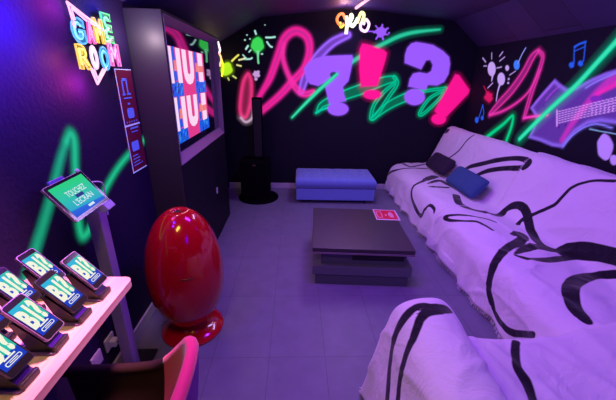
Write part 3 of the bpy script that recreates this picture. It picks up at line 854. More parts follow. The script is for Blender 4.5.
PB = [(1.395, .03), (1.41, .20), (1.435, .34), (1.50, .41), (1.62, .43), (1.80, .43), (1.95, .43), (2.01, .47), (2.06, .58), (2.12, .74), (2.17, .88), (2.22, .965), (2.28, .985), (2.35, .95), (2.38, .85), (2.39, .6)]
FAR = [
    ([(434, 177), (430, 178.5), (422, 182), (413.5, 187), (412, 197), (416.5, 209), (421.5, 216), (425, 210), (430, 205.5), (434.5, 209), (434.5, 213)], [.10, .10, .04, .035, .04, .045, .045, .03, .03, .03, .02]),
    ([(387, 179), (390, 173), (398, 170), (410, 168.5), (426, 169)], [.03, .035, .035, .04, .04]),
    ([(403, 164), (410, 167), (418, 166), (427, 164)], [.03, .045, .04, .03]),
    ([(427, 184.5), (434, 182), (440, 181), (446, 184), (451, 187.5)], [.01, .06, .07, .05, .02]),
    ([(430, 187), (438, 187.5), (447, 188)], [.03, .05, .05]),
    ([(448, 159), (454, 155), (460, 150), (467, 141), (474, 135.5)], .02),
    ([(440, 137), (444, 133), (448, 131)], [.02, .05, .06]),
    ([(462, 172), (470, 167), (480, 164.5), (500, 160), (516, 158.5), (526, 160), (529, 164), (522, 168), (505, 168.5), (488, 171), (476, 176)], [.045, .05, .05, .045, .045, .05, .05, .05, .045, .045, .04]),
    ([(456, 196), (460, 205), (472, 210), (486, 213)], [.07, .06, .04, .03]),
]
NEAR = [
    ([(462, 205), (472, 210), (486, 213), (499, 216), (506, 210), (514, 206), (521, 206), (527, 213), (530, 228), (536, 241), (546, 248), (562, 254)], [.04, .04, .04, .05, .05, .055, .06, .06, .055, .055, .05, .04]),
    ([(518, 225), (524, 219), (540, 212), (555, 205), (562, 198), (572, 188), (584, 183), (597, 181), (616, 181.5)], [.03, .03, .025, .025, .022, .02, .018, .018, .018]),
    ([(493, 231), (485, 226), (476, 222), (462, 221.5), (450, 220.5), (445, 218), (449, 216), (462, 215.5), (474, 217), (488, 220), (496, 223)], [.015, .02, .02, .025, .025, .03, .025, .02, .02, .02, .015]),
    ([(514, 235), (519, 234), (523, 238), (518, 243), (508, 248), (499, 257), (493, 269), (490, 282), (490, 293), (496, 313), (503, 324), (512, 332), (534, 335)], [.05, .06, .06, .06, .05, .045, .045, .04, .04, .035, .035, .035, .03]),
    ([(514, 255), (524, 250), (535, 247), (548, 250), (562, 252)], [.01, .05, .07, .06, .03]),
    ([(515, 256), (528, 259), (545, 261), (565, 259), (590, 255)], [.01, .03, .05, .045, .03]),
    ([(560, 250), (568, 248), (584, 247), (600, 250), (625, 256)], [.04, .06, .06, .06, .06]),
    ([(564, 252), (580, 256), (600, 258), (625, 264)], [.05, .05, .04, .04]),
    ([(588, 323), (580, 315), (573, 305), (570, 293), (574, 283), (586, 278), (600, 276), (625, 274)], [.03, .05, .06, .065, .065, .06, .05, .045]),
]
GRP = 'white sofa throws with black line drawing'


def zz(q, i, j, s_, y):
    return q


cloth('sofa_throw', PB, 4.545, 2.74, FAR + NEAR, 'white throw with black lines over the far half of the long sofa', GRP, 1.0, amp=.014)
PB2 = [(x - .012 if x < 2.2 else x, z + .012) for x, z in PB]; PB2[0] = (1.378, .035)


def lump(q, i, j, s_, y):     # rumpled edge near the corner
    k = math.exp(-((y - 1.35) / .35) ** 2)
    q[2] += k * .05 * max(0, noise.noise(Vector((q[0] * 5, y * 5, 3)))) if .38 < q[2] < .6 else 0
    if y < 1.3: q[0] += 0
    return q


cloth('sofa_throw', PB2, 2.80, 1.18, FAR + NEAR, 'white throw with bold black lines over the near half of the long sofa', GRP, 5.0, amp=.023, yfun=lump)

PC = [(.37, .03), (.385, .12), (.42, .34), (.455, .50), (.495, .595), (.57, .64), (.66, .64), (.725, .60), (.75, .52), (.775, .44), (.84, .425), (1.1, .40), (1.32, .415), (1.46, .46), (1.6, .487), (1.8, .49), (2.0, .49), (2.25, .49)]
CUR3 = [
    ([(388, 406), (389.5, 385), (391, 366), (395, 340), (401, 325), (408, 315), (415, 309), (422, 306.5), (430, 307)], [.022, .022, .022, .026, .028, .026, .022, .022, .02]),
    ([(399, 406), (400, 390), (402, 375), (408, 353), (415, 336), (420, 321), (426, 314), (436, 310), (447, 310)], [.02, .02, .02, .022, .024, .024, .03, .045, .03]),
    ([(521, 334), (516, 343), (515, 356), (517, 368), (525, 382), (530, 395), (533, 406)], [.03, .022, .024, .024, .03, .026, .02]),
]


def frontedge(q, i, j, s_, y):
    # towards its far hem the throw rolls over the front of the seat and arm and falls to the floor
    d = y - 1.15
    top = q[2]
    if d > 0:
        r = .05
        if d < r * 1.57: q[1] = 1.15 + r * math.sin(d / r); q[2] = top - r * (1 - math.cos(d / r))
        else:
            q[1] = 1.20 + .02 * math.sin(q[0] * 14) * min(1, (d - .08) * 4); q[2] = top - r - (d - r * 1.57)
        fl_ = .012 + .006 * math.sin(q[0] * 20)
        if q[2] < fl_: q[1] += (fl_ - q[2]) * .12; q[2] = fl_
        if q[0] < .5: q[0] -= .0
    # a few pulled folds across the seat
    q[2] += .012 * math.exp(-((q[0] - .95 - .35 * (1.15 - y)) / .03) ** 2) + .010 * math.exp(-((q[0] - 1.15 - .6 * (1.15 - y)) / .035) ** 2) if d <= 0 and q[0] > .8 else 0
    return q


cloth('sofa_throw', PC, 1.55, -.5, CUR3, 'white throw with black stripes over the short foreground sofa and its arm', GRP, 8.0, amp=.017, yfun=frontedge, fringe=False)


# ------------------------------------------------------------ pillows
def pillow(name, c, u, v, w, h, th, m, label):
    u = Vector(u).normalized(); v = Vector(v); v = (v - u * v.dot(u)).normalized(); n = u.cross(v)
    t = thing(name, label, 'cushion', c)
    bm = bmesh.new(); N = 22; grid = {}
    for sgn in (1, -1):
        for i in range(N + 1):
            for j in range(N + 1):
                a, b_ = i / N * 2 - 1, j / N * 2 - 1
                if sgn == -1 and (i in (0, N) or j in (0, N)): grid[(sgn, i, j)] = grid[(1, i, j)]; continue
                k = max(0, (1 - a ** 4) * (1 - b_ ** 4)) ** .45
                pinch = 1 - .03 * (1 - b_ * b_) * abs(a) ** 6 - .06 * abs(a) ** 5 * abs(b_) ** 5; pinch2 = 1 - .04 * (1 - a * a) * abs(b_) ** 6 - .10 * abs(a) ** 5 * abs(b_) ** 5
                p = u * (a * w / 2 * pinch) + v * (b_ * h / 2 * pinch2) + n * (sgn * th / 2 * k + .006 * noise.noise(Vector((a * 3, b_ * 3, sgn + c[0]))))
                grid[(sgn, i, j)] = bm.verts.new(p)
        for i in range(N):
            for j in range(N):
                f = [grid[(sgn, i, j)], grid[(sgn, i + 1, j)], grid[(sgn, i + 1, j + 1)], grid[(sgn, i, j + 1)]]
                bm.faces.new(f if sgn == 1 else f[::-1])
    cov = obj('cover', bm, m, t, True)
    bm = bmesh.new(); ring = []
    for k in range(N): ring.append(grid_p(u, v, k / N * 2 - 1, -1, w, h))
    for k in range(N): ring.append(grid_p(u, v, 1, k / N * 2 - 1, w, h))
    for k in range(N): ring.append(grid_p(u, v, 1 - k / N * 2, 1, w, h))
    for k in range(N): ring.append(grid_p(u, v, -1, 1 - k / N * 2, w, h))
    tube(bm, ring, .006, 6, closed=True); obj('piping', bm, m, cov, True)
    return t


def grid_p(u, v, a, b_, w, h):
    pinch = 1 - .03 * (1 - b_ * b_) * abs(a) ** 6 - .06 * abs(a) ** 5 * abs(b_) ** 5; pinch2 = 1 - .04 * (1 - a * a) * abs(b_) ** 6 - .10 * abs(a) ** 5 * abs(b_) ** 5
    return u * (a * w / 2 * pinch) + v * (b_ * h / 2 * pinch2)


dkc = mat('cushion_dark_plum', (.02, .008, .03), .85, bump=.3, bump_scale=200); blc = mat('cushion_blue', (.03, .09, .22), .85, bump=.3, bump_scale=200)
pillow('cushion', (1.93, 4.03, .57), (.02, -1, .0), (.48, .1, .62), .56, .24, .11, dkc, 'dark plum cushion leaning on the sofa back, behind the blue one')
pillow('cushion', (1.90, 3.28, .56), (.02, -1, -.01), (.50, .1, .62), .62, .25, .11, blc, 'blue cushion lying on the long sofa in front of the dark one')

# ------------------------------------------------------------ coffee table
CTA = math.radians(-3.5)
ct = thing('coffee_table', 'low square dark wood coffee table with stacked tiers in the middle of the floor', 'coffee table', (.57, 2.55, 0), CTA)
topm = mat('dark_wenge_wood', (.03, .016, .026), .42, noise_amt=.35, noise_scale=14, spec=1, coat=0)
gre = mat('table_grey_tier', (.09, .085, .14), .5)
edge = mat('table_edge_strip', (.30, .22, .27), .35, metal=.4)
boxo('top', (-.405, -.41, .315), (.405, .41, .352), topm, ct, bev=.003)
boxo('edge_strip', (-.407, -.412, .300), (.407, .412, .316), edge, ct, bev=.002)
boxo('drawer_block', (-.33, -.36, .18), (.36, .36, .300), gre, ct, bev=.003)
boxo('black_front_panel', (-.08, -.366, .225), (.34, -.359, .27), black, ct, bev=.001)  # thin black panel on the near face of the drawer block
boxo('lower_tier', (-.40, -.40, .10), (.405, .40, .182), mat('table_lower_tier', (.13, .12, .18), .42), ct, bev=.003)
boxo('base', (-.375, -.385, 0), (.385, .385, .10), gre, ct, bev=.003)
sh = thing('flyer', 'red and white leaflet lying on the far right corner of the coffee table', 'leaflet', (.90, 2.81, .353), math.radians(-4))
bm = bmesh.new(); box(bm, (-.115, -.125, 0), (.115, .125, .0016), 0); obj('paper', bm, mat('leaflet_white', (.75, .6, .68), .5), sh)
frs = (Vector((0, 0, .0016)), Vector((1, 0, 0)), Vector((0, 1, 0)), Vector((0, 0, 1)))
redp = mat('leaflet_red', (.75, .01, .05), .5); pkp = mat('leaflet_pink', (.85, .35, .45), .5)
bm = bmesh.new()
flat(bm, [(-.105, -.105), (.10, -.105), (.10, .11), (-.105, .11)], frs, .0004, 0)
for a in ((-.095, -.06, -.085, .07), (-.095, .06, -.04, .075), (-.05, -.06, -.04, .07), (-.09, -.075, -.045, -.06)): flat(bm, [(a[0], a[1]), (a[2], a[1]), (a[2], a[3]), (a[0], a[3])], frs, .0008, 1)
flat(bm, [(-.015, -.02), (.0, -.035), (.005, 0), (-.01, .02)], frs, .0008, 1)
flat(bm, [(.02, -.02), (.035, -.06), (.065, -.06), (.07, .02), (.05, .07), (.03, .055), (.022, .02)], frs, .0008, 1)
rawobj('print', bm, [redp, pkp], sh)

# ------------------------------------------------------------ ottoman
ot = thing('ottoman', 'blue tufted storage ottoman against the back wall', 'ottoman', (.55, 4.24, 0), math.radians(-.8))
blf = mat('ottoman_blue_fabric', (.15, .25, .60), .8, bump=.25, bump_scale=250, sheen=.3)
boxo('box', (-.53, -.28, .05), (.53, .28, .215), blf, ot, bev=.012)
bm = bmesh.new(); nx_, ny_ = 64, 32
lo_, hi_ = Vector((-.54, -.285, .215)), Vector((.54, .285, .345)); tuft = [(-.36 + .18 * i, y) for i in range(5) for y in (-.1, .1)]
vs_ = {}
for i in range(nx_ + 1):
    for j in range(ny_ + 1):
        x = lo_.x + (hi_.x - lo_.x) * i / nx_; y = lo_.y + (hi_.y - lo_.y) * j / ny_
        e = min(x - lo_.x, hi_.x - x, y - lo_.y, hi_.y - y)
        z = hi_.z - .03 * (1 - min(1, e / .03)) ** 2 + .018 * min(1, e / .15)
        for tx, ty in tuft: z -= .02 * math.exp(-((x - tx) ** 2 + (y - ty) ** 2) / .0012) + .006 * math.exp(-abs(x - tx) / .012) * (1 if e > .02 else 0)
        vs_[i, j] = bm.verts.new((x, y, z))
for i in range(nx_):
    for j in range(ny_): bm.faces.new((vs_[i, j], vs_[i + 1, j], vs_[i + 1, j + 1], vs_[i, j + 1]))
per = [(i, 0) for i in range(nx_)] + [(nx_, j) for j in range(ny_)] + [(i, ny_) for i in range(nx_, 0, -1)] + [(0, j) for j in range(ny_, 0, -1)]
low = [bm.verts.new((vs_[q].co.x, vs_[q].co.y, .222)) for q in per]
for k in range(len(per)): k2 = (k + 1) % len(per); bm.faces.new((vs_[per[k]], low[k], low[k2], vs_[per[k2]]))
bm.faces.new(low)
lid_ = obj('lid', bm, blf, ot, True)
for tx, ty in tuft:
    bm = bmesh.new(); bmesh.ops.create_uvsphere(bm, u_segments=8, v_segments=6, radius=.01); bmesh.ops.transform(bm, matrix=Matrix.Translation((tx, ty, .317)) @ Matrix.Diagonal((1, 1, .5, 1)), verts=bm.verts)
    obj('button', bm, blf, lid_, True)
for x in (-.42, .42):
    for y in (-.19, .19):
        bm = bmesh.new(); lathe(bm, [(0, 0), (.02, 0), (.026, .05), (0, .05)], 16, (x, y, 0)); obj('leg', bm, black, ot)

# ------------------------------------------------------------ red egg
eg = thing('egg_stool', 'glossy red egg shaped pod on a round red foot before the cabinet', 'egg seat', (-.685, 1.715, 0))
redg = mat('glossy_red_lacquer', (.50, .002, .010), .15, coat=.5, spec=.5)
bm = bmesh.new(); prof = []
zc, hb, ht, R0 = .43, .39, .44, .230
for k in range(0, 41):
    a_ = -math.pi / 2 + math.pi * k / 40; z = zc + (hb if a_ < 0 else ht) * math.sin(a_); r = R0 * math.cos(a_) ** (1.0 if a_ < 0 else .93)
    prof.append((max(r, 0), z))
prof[0] = (0, prof[0][1])
prof = [p for p in prof if p[1] < zc + ht - .006]
prof += [(.026, prof[-1][1] - .002), (.022, prof[-1][1] - .03), (0, prof[-1][1] - .031)]
lathe(bm, prof, 64); obj('shell', bm, redg, eg, True)
bm = bmesh.new(); lathe(bm, [(0, .018), (.0, .018), (.018, .018), (.020, .0), (.0, .0)], 16, (0, 0, .835)); obj('vent_hole', bm, black, eg)
bm = bmesh.new(); lathe(bm, [(0, 0), (.195, 0), (.2, .006), (.195, .014), (.14, .03), (.10, .05), (.085, .07), (0, .07)], 56); obj('foot', bm, redg, eg, True)
bm = bmesh.new()
sl = []
for k in range(9):
    t_ = (k / 8 - .5) * .30; ang = math.radians(-68) + t_
    z = .53; rr = R0 * math.cos(math.asin((z - zc) / ht)) ** .93
    sl.append(((rr + .001) * math.cos(ang), (rr + .001) * math.sin(ang), z - .004 * math.sin(k / 8 * math.pi)))
tube(bm, sl, .0045, 8); obj('reflection_arc', bm, mat('dark_red', (.12, .002, .006), .3), eg, True)  # thin dark red arc modelled for a reflection on the shell, not an opening

# ------------------------------------------------------------ black column speaker
sp = thing('column_speaker', 'black column loudspeaker on a wide bass cabinet in the far left corner', 'loudspeaker', (-.54, 4.2, 0))
bm = bmesh.new(); lathe(bm, [(0, 0), (.27, 0), (.275, .02), (.26, .035), (0, .035)], 48, (.03, -.02, 0)); obj('foot', bm, satin, sp)
bc_ = boxo('bass_cabinet', (-.19, -.17, .035), (.19, .17, .56), satin, sp, bev=.03)
clm = boxo('column', (-.015, -.05, .56), (.11, .05, 1.35), satin, sp, bev=.012)
boxo('column_grille', (-.003, -.056, .60), (.098, -.049, 1.33), mat('grille_black', (.008, .008, .01), .9), clm, bev=.002)
boxo('badge', (-.02, -.175, .50), (.02, -.169, .515), mat('badge_brown', (.12, .05, .02), .4), bc_, bev=.001)

# ------------------------------------------------------------ wall sockets
def socket(loc, label, plug):
    t = thing('wall_socket', label, 'wall socket', loc)
    sm2 = mat('socket_white', (.5, .5, .55), .4)
    boxo('face_plate', (0, -.04, -.04), (.010, .04, .04), sm2, t, bev=.003)
    boxo('inner_plate', (.010, -.028, -.028), (.013, .028, .028), sm2, t, bev=.002)
    return t


socket((XL, 1.37, .215), 'white wall socket low on the left wall holding a plug', True)
socket((XL, 1.25, .215), 'empty white wall socket low on the left wall, nearer the camera', False)
pg = thing('power_plug', 'white plug with its short cable in the socket under the desk', 'plug', (XL + .013, 1.37, .215))
bm = bmesh.new(); box(bm, (0, -.02, -.02), (.035, .02, .02), .006); obj('plug_body', bm, mat('plug_white', (.55, .55, .65), .4), pg)
bm = bmesh.new(); tube(bm, catmull([(.035, 0, 0), (.06, .0, 0), (.075, .03, -.02), (.06, .06, -.1), (.03, .07, -.18), (.03, .05, -.205)], 6), .0035, 8); obj('cable', bm, black, pg, True)

# ------------------------------------------------------------ tablet on its post
def frame_at(c, u, v):
    u = Vector(u).normalized(); v = Vector(v); v = (v - u * v.dot(u)).normalized(); return (Vector(c), u, v, u.cross(v))


def orient(fr):
    o_, u, v, n = fr; M = Matrix((u, v, n)).transposed().to_4x4(); M.translation = o_; return M


lav = mat('stand_white_metal', (.34, .26, .50), .35, metal=.1)
st = thing('tablet_stand', 'white metal floor post beside the desk end, carrying the tablet', 'tablet stand', (-.93, 1.385, 0))
boxo('post', (-.03, -.028, .01), (.03, .028, 1.0), lav, st, bev=.004)
boxo('foot_plate', (-.08, -.13, 0), (.09, .13, .012), black, st, bev=.003)
TF = frame_at((-.904, 1.27, 1.12), (-.005, 1, .031), (-.57, -.028, .821))
nT = TF[3]
bk = TF[0] - nT * .03 + TF[1] * .10 - TF[2] * .055 - Vector(st.location)
bm = bmesh.new(); tube(bm, [Vector((0, 0, .98)), Vector((0, -.005, 1.02)), bk], .02, 8); obj('bracket_arm', bm, lav, st, True)
MT = orient(TF); MTs = Matrix.Translation(-Vector(st.location)) @ MT
bm = bmesh.new(); box(bm, (.045, -.115, -.026), (.105, -.055, -.012), .004, 2, MTs); box(bm, (.045, -.12, -.02), (.105, -.085, .012), .003, 2, MTs); obj('clamp', bm, lav, st)
bm = bmesh.new(); box(bm, (-.06, .055, -.026), (.03, .10, -.013), .004, 2, MTs); obj('upper_clamp', bm, mat('clamp_blue', (.04, .05, .25), .4), st)
tb = thing('tablet', 'tablet with green and blue touch screen start page mounted above the post', 'tablet', (0, 0, 0)); tb.matrix_world = MT
bm = bmesh.new(); poly_prism(bm, rrect(-.1175, -.084, .1175, .084, .008), .011, (Vector((0, 0, -.012)), Vector((1, 0, 0)), Vector((0, 1, 0)), Vector((0, 0, 1)))); obj('housing', bm, mat('tablet_silver', (.45, .35, .45), .3, metal=.7), tb)
bm = bmesh.new(); poly_prism(bm, rrect(-.115, -.0815, .115, .0815, .007), .001, (Vector((0, 0, -.001)), Vector((1, 0, 0)), Vector((0, 1, 0)), Vector((0, 0, 1)))); obj('bezel', bm, mat('bezel_black', (.01, .01, .012), .12), tb)


def screen_mat(name, stops, ang=0, es=.9):
    """display gradient that the picture on the screen itself has"""
    m = bpy.data.materials.new(name); m.use_nodes = True; nt = m.node_tree; b = nt.nodes['Principled BSDF']
    tc = nt.nodes.new('ShaderNodeTexCoord'); mp = nt.nodes.new('ShaderNodeMapping'); mp.inputs['Rotation'].default_value = (0, 0, ang)
    sx = nt.nodes.new('ShaderNodeSeparateXYZ'); cr = nt.nodes.new('ShaderNodeValToRGB')
    nt.links.new(tc.outputs['Generated'], mp.inputs[0]); nt.links.new(mp.outputs[0], sx.inputs[0]); nt.links.new(sx.outputs['Y'], cr.inputs[0])
    el = cr.color_ramp.elements
    el[0].position, el[0].color = stops[0][0], (*stops[0][1], 1); el[1].position, el[1].color = stops[-1][0], (*stops[-1][1], 1)
    for p_, c_ in stops[1:-1]: e = el.new(p_); e.color = (*c_, 1)
    b.inputs['Base Color'].default_value = (0, 0, 0, 1); b.inputs['Roughness'].default_value = .3; b.inputs['Specular IOR Level'].default_value = .08
    nt.links.new(cr.outputs[0], b.inputs['Emission Color']); b.inputs['Emission Strength'].default_value = es
    return m


fT = (Vector((0, 0, 0)), Vector((1, 0, 0)), Vector((0, 1, 0)), Vector((0, 0, 1)))
bm = bmesh.new(); flat(bm, [(-.102, -.070), (.102, -.070), (.102, .070), (-.102, .070)], fT, .0006, 0)
dsp = rawobj('display', bm, screen_mat('tablet_display', [(0, (.005, .09, .75)), (.2, (.005, .14, .8)), (.24, (.01, .45, .65)), (.6, (.02, .62, .45)), (1, (.02, .72, .25))], .12, .85), tb)
tw = mat('screen_text', (0, 0, 0), .3, emit=(.7, .9, 1), es=.9)
bm = bmesh.new()
add_text(bm, 'TOUCHEZ', (-.055, .008, .062, .034), fT, .0012, 0, .01); add_text(bm, "L'ECRAN", (-.055, -.034, .062, -.008), fT, .0012, 0, .01)
flat(bm, [(-.008, -.062), (.03, -.062), (.03, -.052), (-.008, -.052)], fT, .0012, 0)
flat(bm, [(.036, -.006), (.045, -.010), (.047, -.009), (.038, -.005)], fT, .0013, 0)
rawobj('screen_text', bm, tw, dsp)
bm = bmesh.new(); flat(bm, rrect(-.022, -.0075, .026, .0065, .003), fT, .0016, 0); rawobj('screen_button', bm, mat('screen_button_navy', (0, 0, 0), .3, emit=(.02, .04, .3), es=.8), dsp)
bm = bmesh.new(); bmesh.ops.create_uvsphere(bm, u_segments=12, v_segments=8, radius=.009)
for v_ in bm.verts: v_.co += Vector((.098, .088, .0))
obj('camera_knob', bm, white, tb, True)
pc = bmesh.new(); a0 = MT @ Vector((.118, .02, -.006)); tube(pc, catmull([a0, a0 + Vector((.02, .045, -.02)), a0 + Vector((.01, .06, -.10)), Vector((-.90, 1.42, .96))], 8), .0035, 8)
cb = obj('charging_cable', pc, mat('cable_white', (.6, .5, .7), .4), None, True); tag(cb, 'thin white cable looping from the right edge of the tablet', 'cable')

# ------------------------------------------------------------ desk
DZ = .862
dk = thing('desk', 'narrow light wood desk against the left wall, holding the row of phones', 'desk', (-.82, .5, 0))
wood = mat('desk_pale_wood', (.50, .30, .24), .5)
nt = wood.node_tree; b = nt.nodes['Principled BSDF']; tc = nt.nodes.new('ShaderNodeTexCoord'); mp = nt.nodes.new('ShaderNodeMapping'); mp.inputs['Scale'].default_value = (22, 1.2, 22)
nn = nt.nodes.new('ShaderNodeTexNoise'); nn.inputs['Scale'].default_value = 2.5; nn.inputs['Detail'].default_value = 6; cr = nt.nodes.new('ShaderNodeValToRGB')
cr.color_ramp.elements[0].position = .35; cr.color_ramp.elements[0].color = (.58, .36, .32, 1); cr.color_ramp.elements[1].position = .65; cr.color_ramp.elements[1].color = (.74, .52, .46, 1)
nt.links.new(tc.outputs['Object'], mp.inputs[0]); nt.links.new(mp.outputs[0], nn.inputs['Vector']); nt.links.new(nn.outputs['Fac'], cr.inputs[0]); nt.links.new(cr.outputs[0], b.inputs['Base Color'])
bm = bmesh.new()
pts = [(XL + .003, -.6), (-.625, -.6)] + [(-.625 - .03 + .03 * math.cos(a_), 1.055 - .03 + .03 * math.sin(a_)) for a_ in [math.pi / 2 * k / 6 for k in range(7)]] + [(XL + .003, 1.055)]
poly_prism(bm, pts, .028, (Vector((0, 0, DZ - .028)), Vector((1, 0, 0)), Vector((0, 1, 0)), Vector((0, 0, 1))))
P(obj('worktop', bm, wood), dk)
for y in (.72, -.5):
    P(boxo('leg', (XL + .03, y, 0), (XL + .07, y + .04, DZ - .028), black), dk)
    P(boxo('leg', (-.76, y - .1, 0), (-.72, y - .06, DZ - .028), black), dk)
    P(boxo('bracket', (XL + .03, y, DZ - .06), (-.72, y + .02, DZ - .028), black), dk)

# ------------------------------------------------------------ phones
phs = screen_mat('phone_display', [(0, (.01, .03, .55)), (.25, (.01, .06, .75)), (.45, (.01, .16, .8)), (.55, (.02, .6, .5)), (1, (.02, .62, .62))], 0, .95)
cream = mat('screen_cream', (0, 0, 0), .3, emit=(.95, .95, .75), es=.95); teal = mat('screen_teal', (0, 0, 0), .3, emit=(.02, .6, .45), es=.9); sblue = mat('screen_cobalt', (0, 0, 0), .3, emit=(.01, .05, .6), es=.9); sky_ = mat('screen_cyan', (0, 0, 0), .3, emit=(.02, .5, .75), es=.9)
pcase = mat('phone_lilac_case', (.28, .18, .32), .3, metal=.4); pblack = mat('phone_black_case', (.015, .012, .018), .3)


def make_phone(case):
    t = bpy.data.objects.new('phone', None); COL.objects.link(t); t.empty_display_size = .03
    bm = bmesh.new(); poly_prism(bm, rrect(-.036, -.0735, .036, .0735, .009, 5), .009, (Vector((0, 0, -.0095)), Vector((1, 0, 0)), Vector((0, 1, 0)), Vector((0, 0, 1)))); obj('case', bm, case, t)
    bm = bmesh.new(); poly_prism(bm, rrect(-.0335, -.071, .0335, .071, .008, 5), .0012, (Vector((0, 0, -.001)), Vector((1, 0, 0)), Vector((0, 1, 0)), Vector((0, 0, 1)))); obj('glass', bm, MATS['bezel_black'], t)
    bm = bmesh.new()
    flat(bm, [(-.031, -.052), (.031, -.052), (.031, .054), (-.031, .054)], fT, .0006, 0)
    flat(bm, [(-.031, .02), (.031, .02), (.031, .054), (-.031, .054)], fT, .0008, 1)
    flat(bm, [(-.012, -.02), (.031, -.02), (.031, .03), (-.012, .036)], fT, .0009, 2)
    flat(bm, [(.0, .054), (.018, .036), (.031, .036), (.031, .054)], fT, .0010, 2)
    dd = rawobj('display', bm, [sblue, sky_, teal], t)
    bm = bmesh.new()
    add_text(bm, 'B', (-.030, -.028, -.004, .040), fT, .0014, 0, .05); add_text(bm, 'I', (.0, -.026, .0085, .046), fT, .0014, 0, .05); add_text(bm, '?', (.012, -.024, .031, .050), fT, .0014, 0, .05)
    rawobj('logo', bm, cream, dd)
    bm = bmesh.new(); flat(bm, rrect(-.022, -.047, .022, -.036, .004), fT, .0014, 0); flat(bm, rrect(-.020, -.045, .020, -.038, .003), fT, .0018, 1)
    flat(bm, [(-.012, -.0425), (.012, -.0425), (.012, -.0405), (-.012, -.0405)], fT, .0022, 0); flat(bm, [(-.016, -.031), (.016, -.031), (.016, -.027), (-.016, -.027)], fT, .0014, 0)
    rawobj('button', bm, [cream, sblue], dd)
    return t


def make_stand():
    t = bpy.data.objects.new('phone_stand', None); COL.objects.link(t); t.empty_display_size = .03
    bm = bmesh.new(); 
    # wedge in local x (towards room), z up; extruded along y
    pr3 = [(.036, .0), (.036, .018), (.026, .026), (-.044, .105), (-.056, .102), (-.032, .03), (-.06, .006), (-.06, .0)]
    poly_prism(bm, pr3, .05, (Vector((0, .025, 0)), Vector((1, 0, 0)), Vector((0, 0, 1)), Vector((0, -1, 0)))); obj('wedge', bm, pblack, t)
    bm = bmesh.new(); poly_prism(bm, rrect(-.075, -.034, .042, .034, .008), .006, (Vector((0, 0, 0)), Vector((1, 0, 0)), Vector((0, 1, 0)), Vector((0, 0, 1)))); obj('base_plate', bm, mat('stand_base_violet', (.16, .08, .28), .3), t)
    bm = bmesh.new(); box(bm, (.034, -.028, .0), (.046, .028, .022), .004); obj('front_lip', bm, pblack, t)
    return t


def copy_tree(o, parent=None):
    c = o.copy(); COL.objects.link(c)
    if parent is not None: c.parent = parent
    for ch in [x for x in bpy.data.objects if x.parent == o]: copy_tree(ch, c)
    return c


pA = make_phone(pcase); pB = make_phone(pblack); stp = make_stand(); usedp = set()
VV = (-.64, 0, .77)
spots = [  # X of phone centre, Y, rz, case, label
    (-.712, .940, 0.00, pA, 'front row phone at the far end of the desk, pale case, screen lit'),
    (-.712, .828, 0.02, pB, 'second phone from the far end in the front row, black case'),
    (-.712, .715, -.02, pA, 'third phone from the far end in the front row, pale case'),
    (-.712, .602, 0.02, pB, 'front row phone nearest the camera at the left picture edge'),
    (-.870, .960, 0.03, pA, 'back row phone by the wall at the far desk end, pale case'),
    (-.870, .845, 0.00, pB, 'second phone from the far end in the back row, black case'),
    (-.870, .725, -.02, pB, 'back row phone nearest the camera, cut by the left picture edge'),
]
for i, (x, y, rz, src, lab) in enumerate(spots):
    ph = src if id(src) not in usedp else copy_tree(src); usedp.add(id(src))
    sd = stp if i == 0 else copy_tree(stp)
    F_ = frame_at((x, y, DZ + .108), (math.sin(rz), math.cos(rz), 0), VV); M_ = orient(F_)
    ph.matrix_world = M_ @ Matrix.Scale(.98, 4); tag(ph, lab, 'phone', 'phones on desk stands')
    sd.location = (x + .005, y, DZ + .0005); sd.rotation_euler = (0, 0, -rz)
    tag(sd, 'black wedge stand under the ' + lab.split(',')[0].replace(' at the left picture edge', ''), 'phone stand', 'wedge stands for the phones')

# ------------------------------------------------------------ pink tub chair
ch = thing('tub_chair', 'pink tub chair pushed up to the desk, only its rim in view', 'chair', (-.54, .61, 0))
pinkf = mat('chair_pink_velvet', (.80, .004, .20), .7, sheen=.4); maro = mat('chair_shaded_maroon', (.022, .002, .008), .8)  # maroon paints shade into the arms and seat of a pink chair


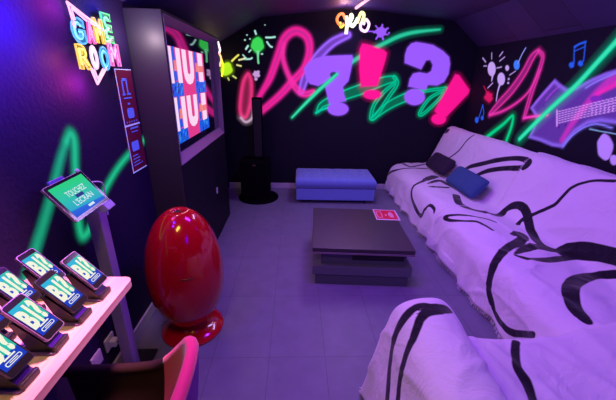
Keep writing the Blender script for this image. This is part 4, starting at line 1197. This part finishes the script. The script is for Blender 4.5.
# shell runs round three sides: far arm, back (towards the room), near arm
path = catmull([(-.34, .31, .54), (-.16, .315, .545), (.0, .31, .565), (.08, .295, .61), (.15, .27, .69), (.20, .235, .755), (.235, .16, .78), (.25, .0, .785), (.235, -.16, .78), (.16, -.27, .66), (.0, -.31, .56), (-.34, -.30, .54)], 7)
bmo, bmi = bmesh.new(), bmesh.new(); NV = 10


def wallmesh(bm_, inset, flip, ids):
    rows = []
    for i_ in ids:
        p = path[i_]; d = Vector((p.x + .02, p.y, 0)); d.normalize(); col_ = []
        for k in range(NV + 1):
            f = k / NV; z = p.z + (.36 - p.z) * f; s_ = 1 - .22 * f ** 1.5
            col_.append(bm_.verts.new(Vector((p.x * s_, p.y * s_, z)) - d * inset))
        rows.append(col_)
    for a_, b_ in zip(rows, rows[1:]):
        for k in range(NV):
            f = (a_[k], a_[k + 1], b_[k + 1], b_[k]); bm_.faces.new(f if not flip else f[::-1])


NP_ = len(path); k1 = int(NP_ * .27); k2 = NP_ - k1
wallmesh(bmo, 0, False, range(NP_)); obj('outer_shell', bmo, mat('chair_purple_shell', (.22, .01, .30), .6), ch, True)
wallmesh(bmi, .04, True, range(k1, k2 + 1)); obj('back_upholstery', bmi, pinkf, ch, True)['label'] = 'hot pink back upholstery'
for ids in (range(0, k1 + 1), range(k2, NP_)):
    bm = bmesh.new(); wallmesh(bm, .035, True, ids); obj('arm_shaded_inside', bm, maro, ch, True)['label'] = 'inner arm with its shade painted in dark maroon'
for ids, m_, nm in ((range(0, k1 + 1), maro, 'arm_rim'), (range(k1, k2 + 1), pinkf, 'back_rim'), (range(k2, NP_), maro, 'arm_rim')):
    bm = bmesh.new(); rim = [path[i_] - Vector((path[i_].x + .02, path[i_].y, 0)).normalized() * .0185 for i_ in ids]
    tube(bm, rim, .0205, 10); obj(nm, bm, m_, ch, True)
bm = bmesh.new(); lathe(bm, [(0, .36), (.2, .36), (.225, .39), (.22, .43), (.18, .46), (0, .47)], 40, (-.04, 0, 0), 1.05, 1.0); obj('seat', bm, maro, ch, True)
for x, y in ((-.2, -.2), (-.2, .2), (.18, .17), (.18, -.17)):
    bm = bmesh.new(); tube(bm, [(x * .8, y * .8, .37), (x * 1.15, y * 1.15, 0)], [.016, .01], 10); obj('leg', bm, black, ch)
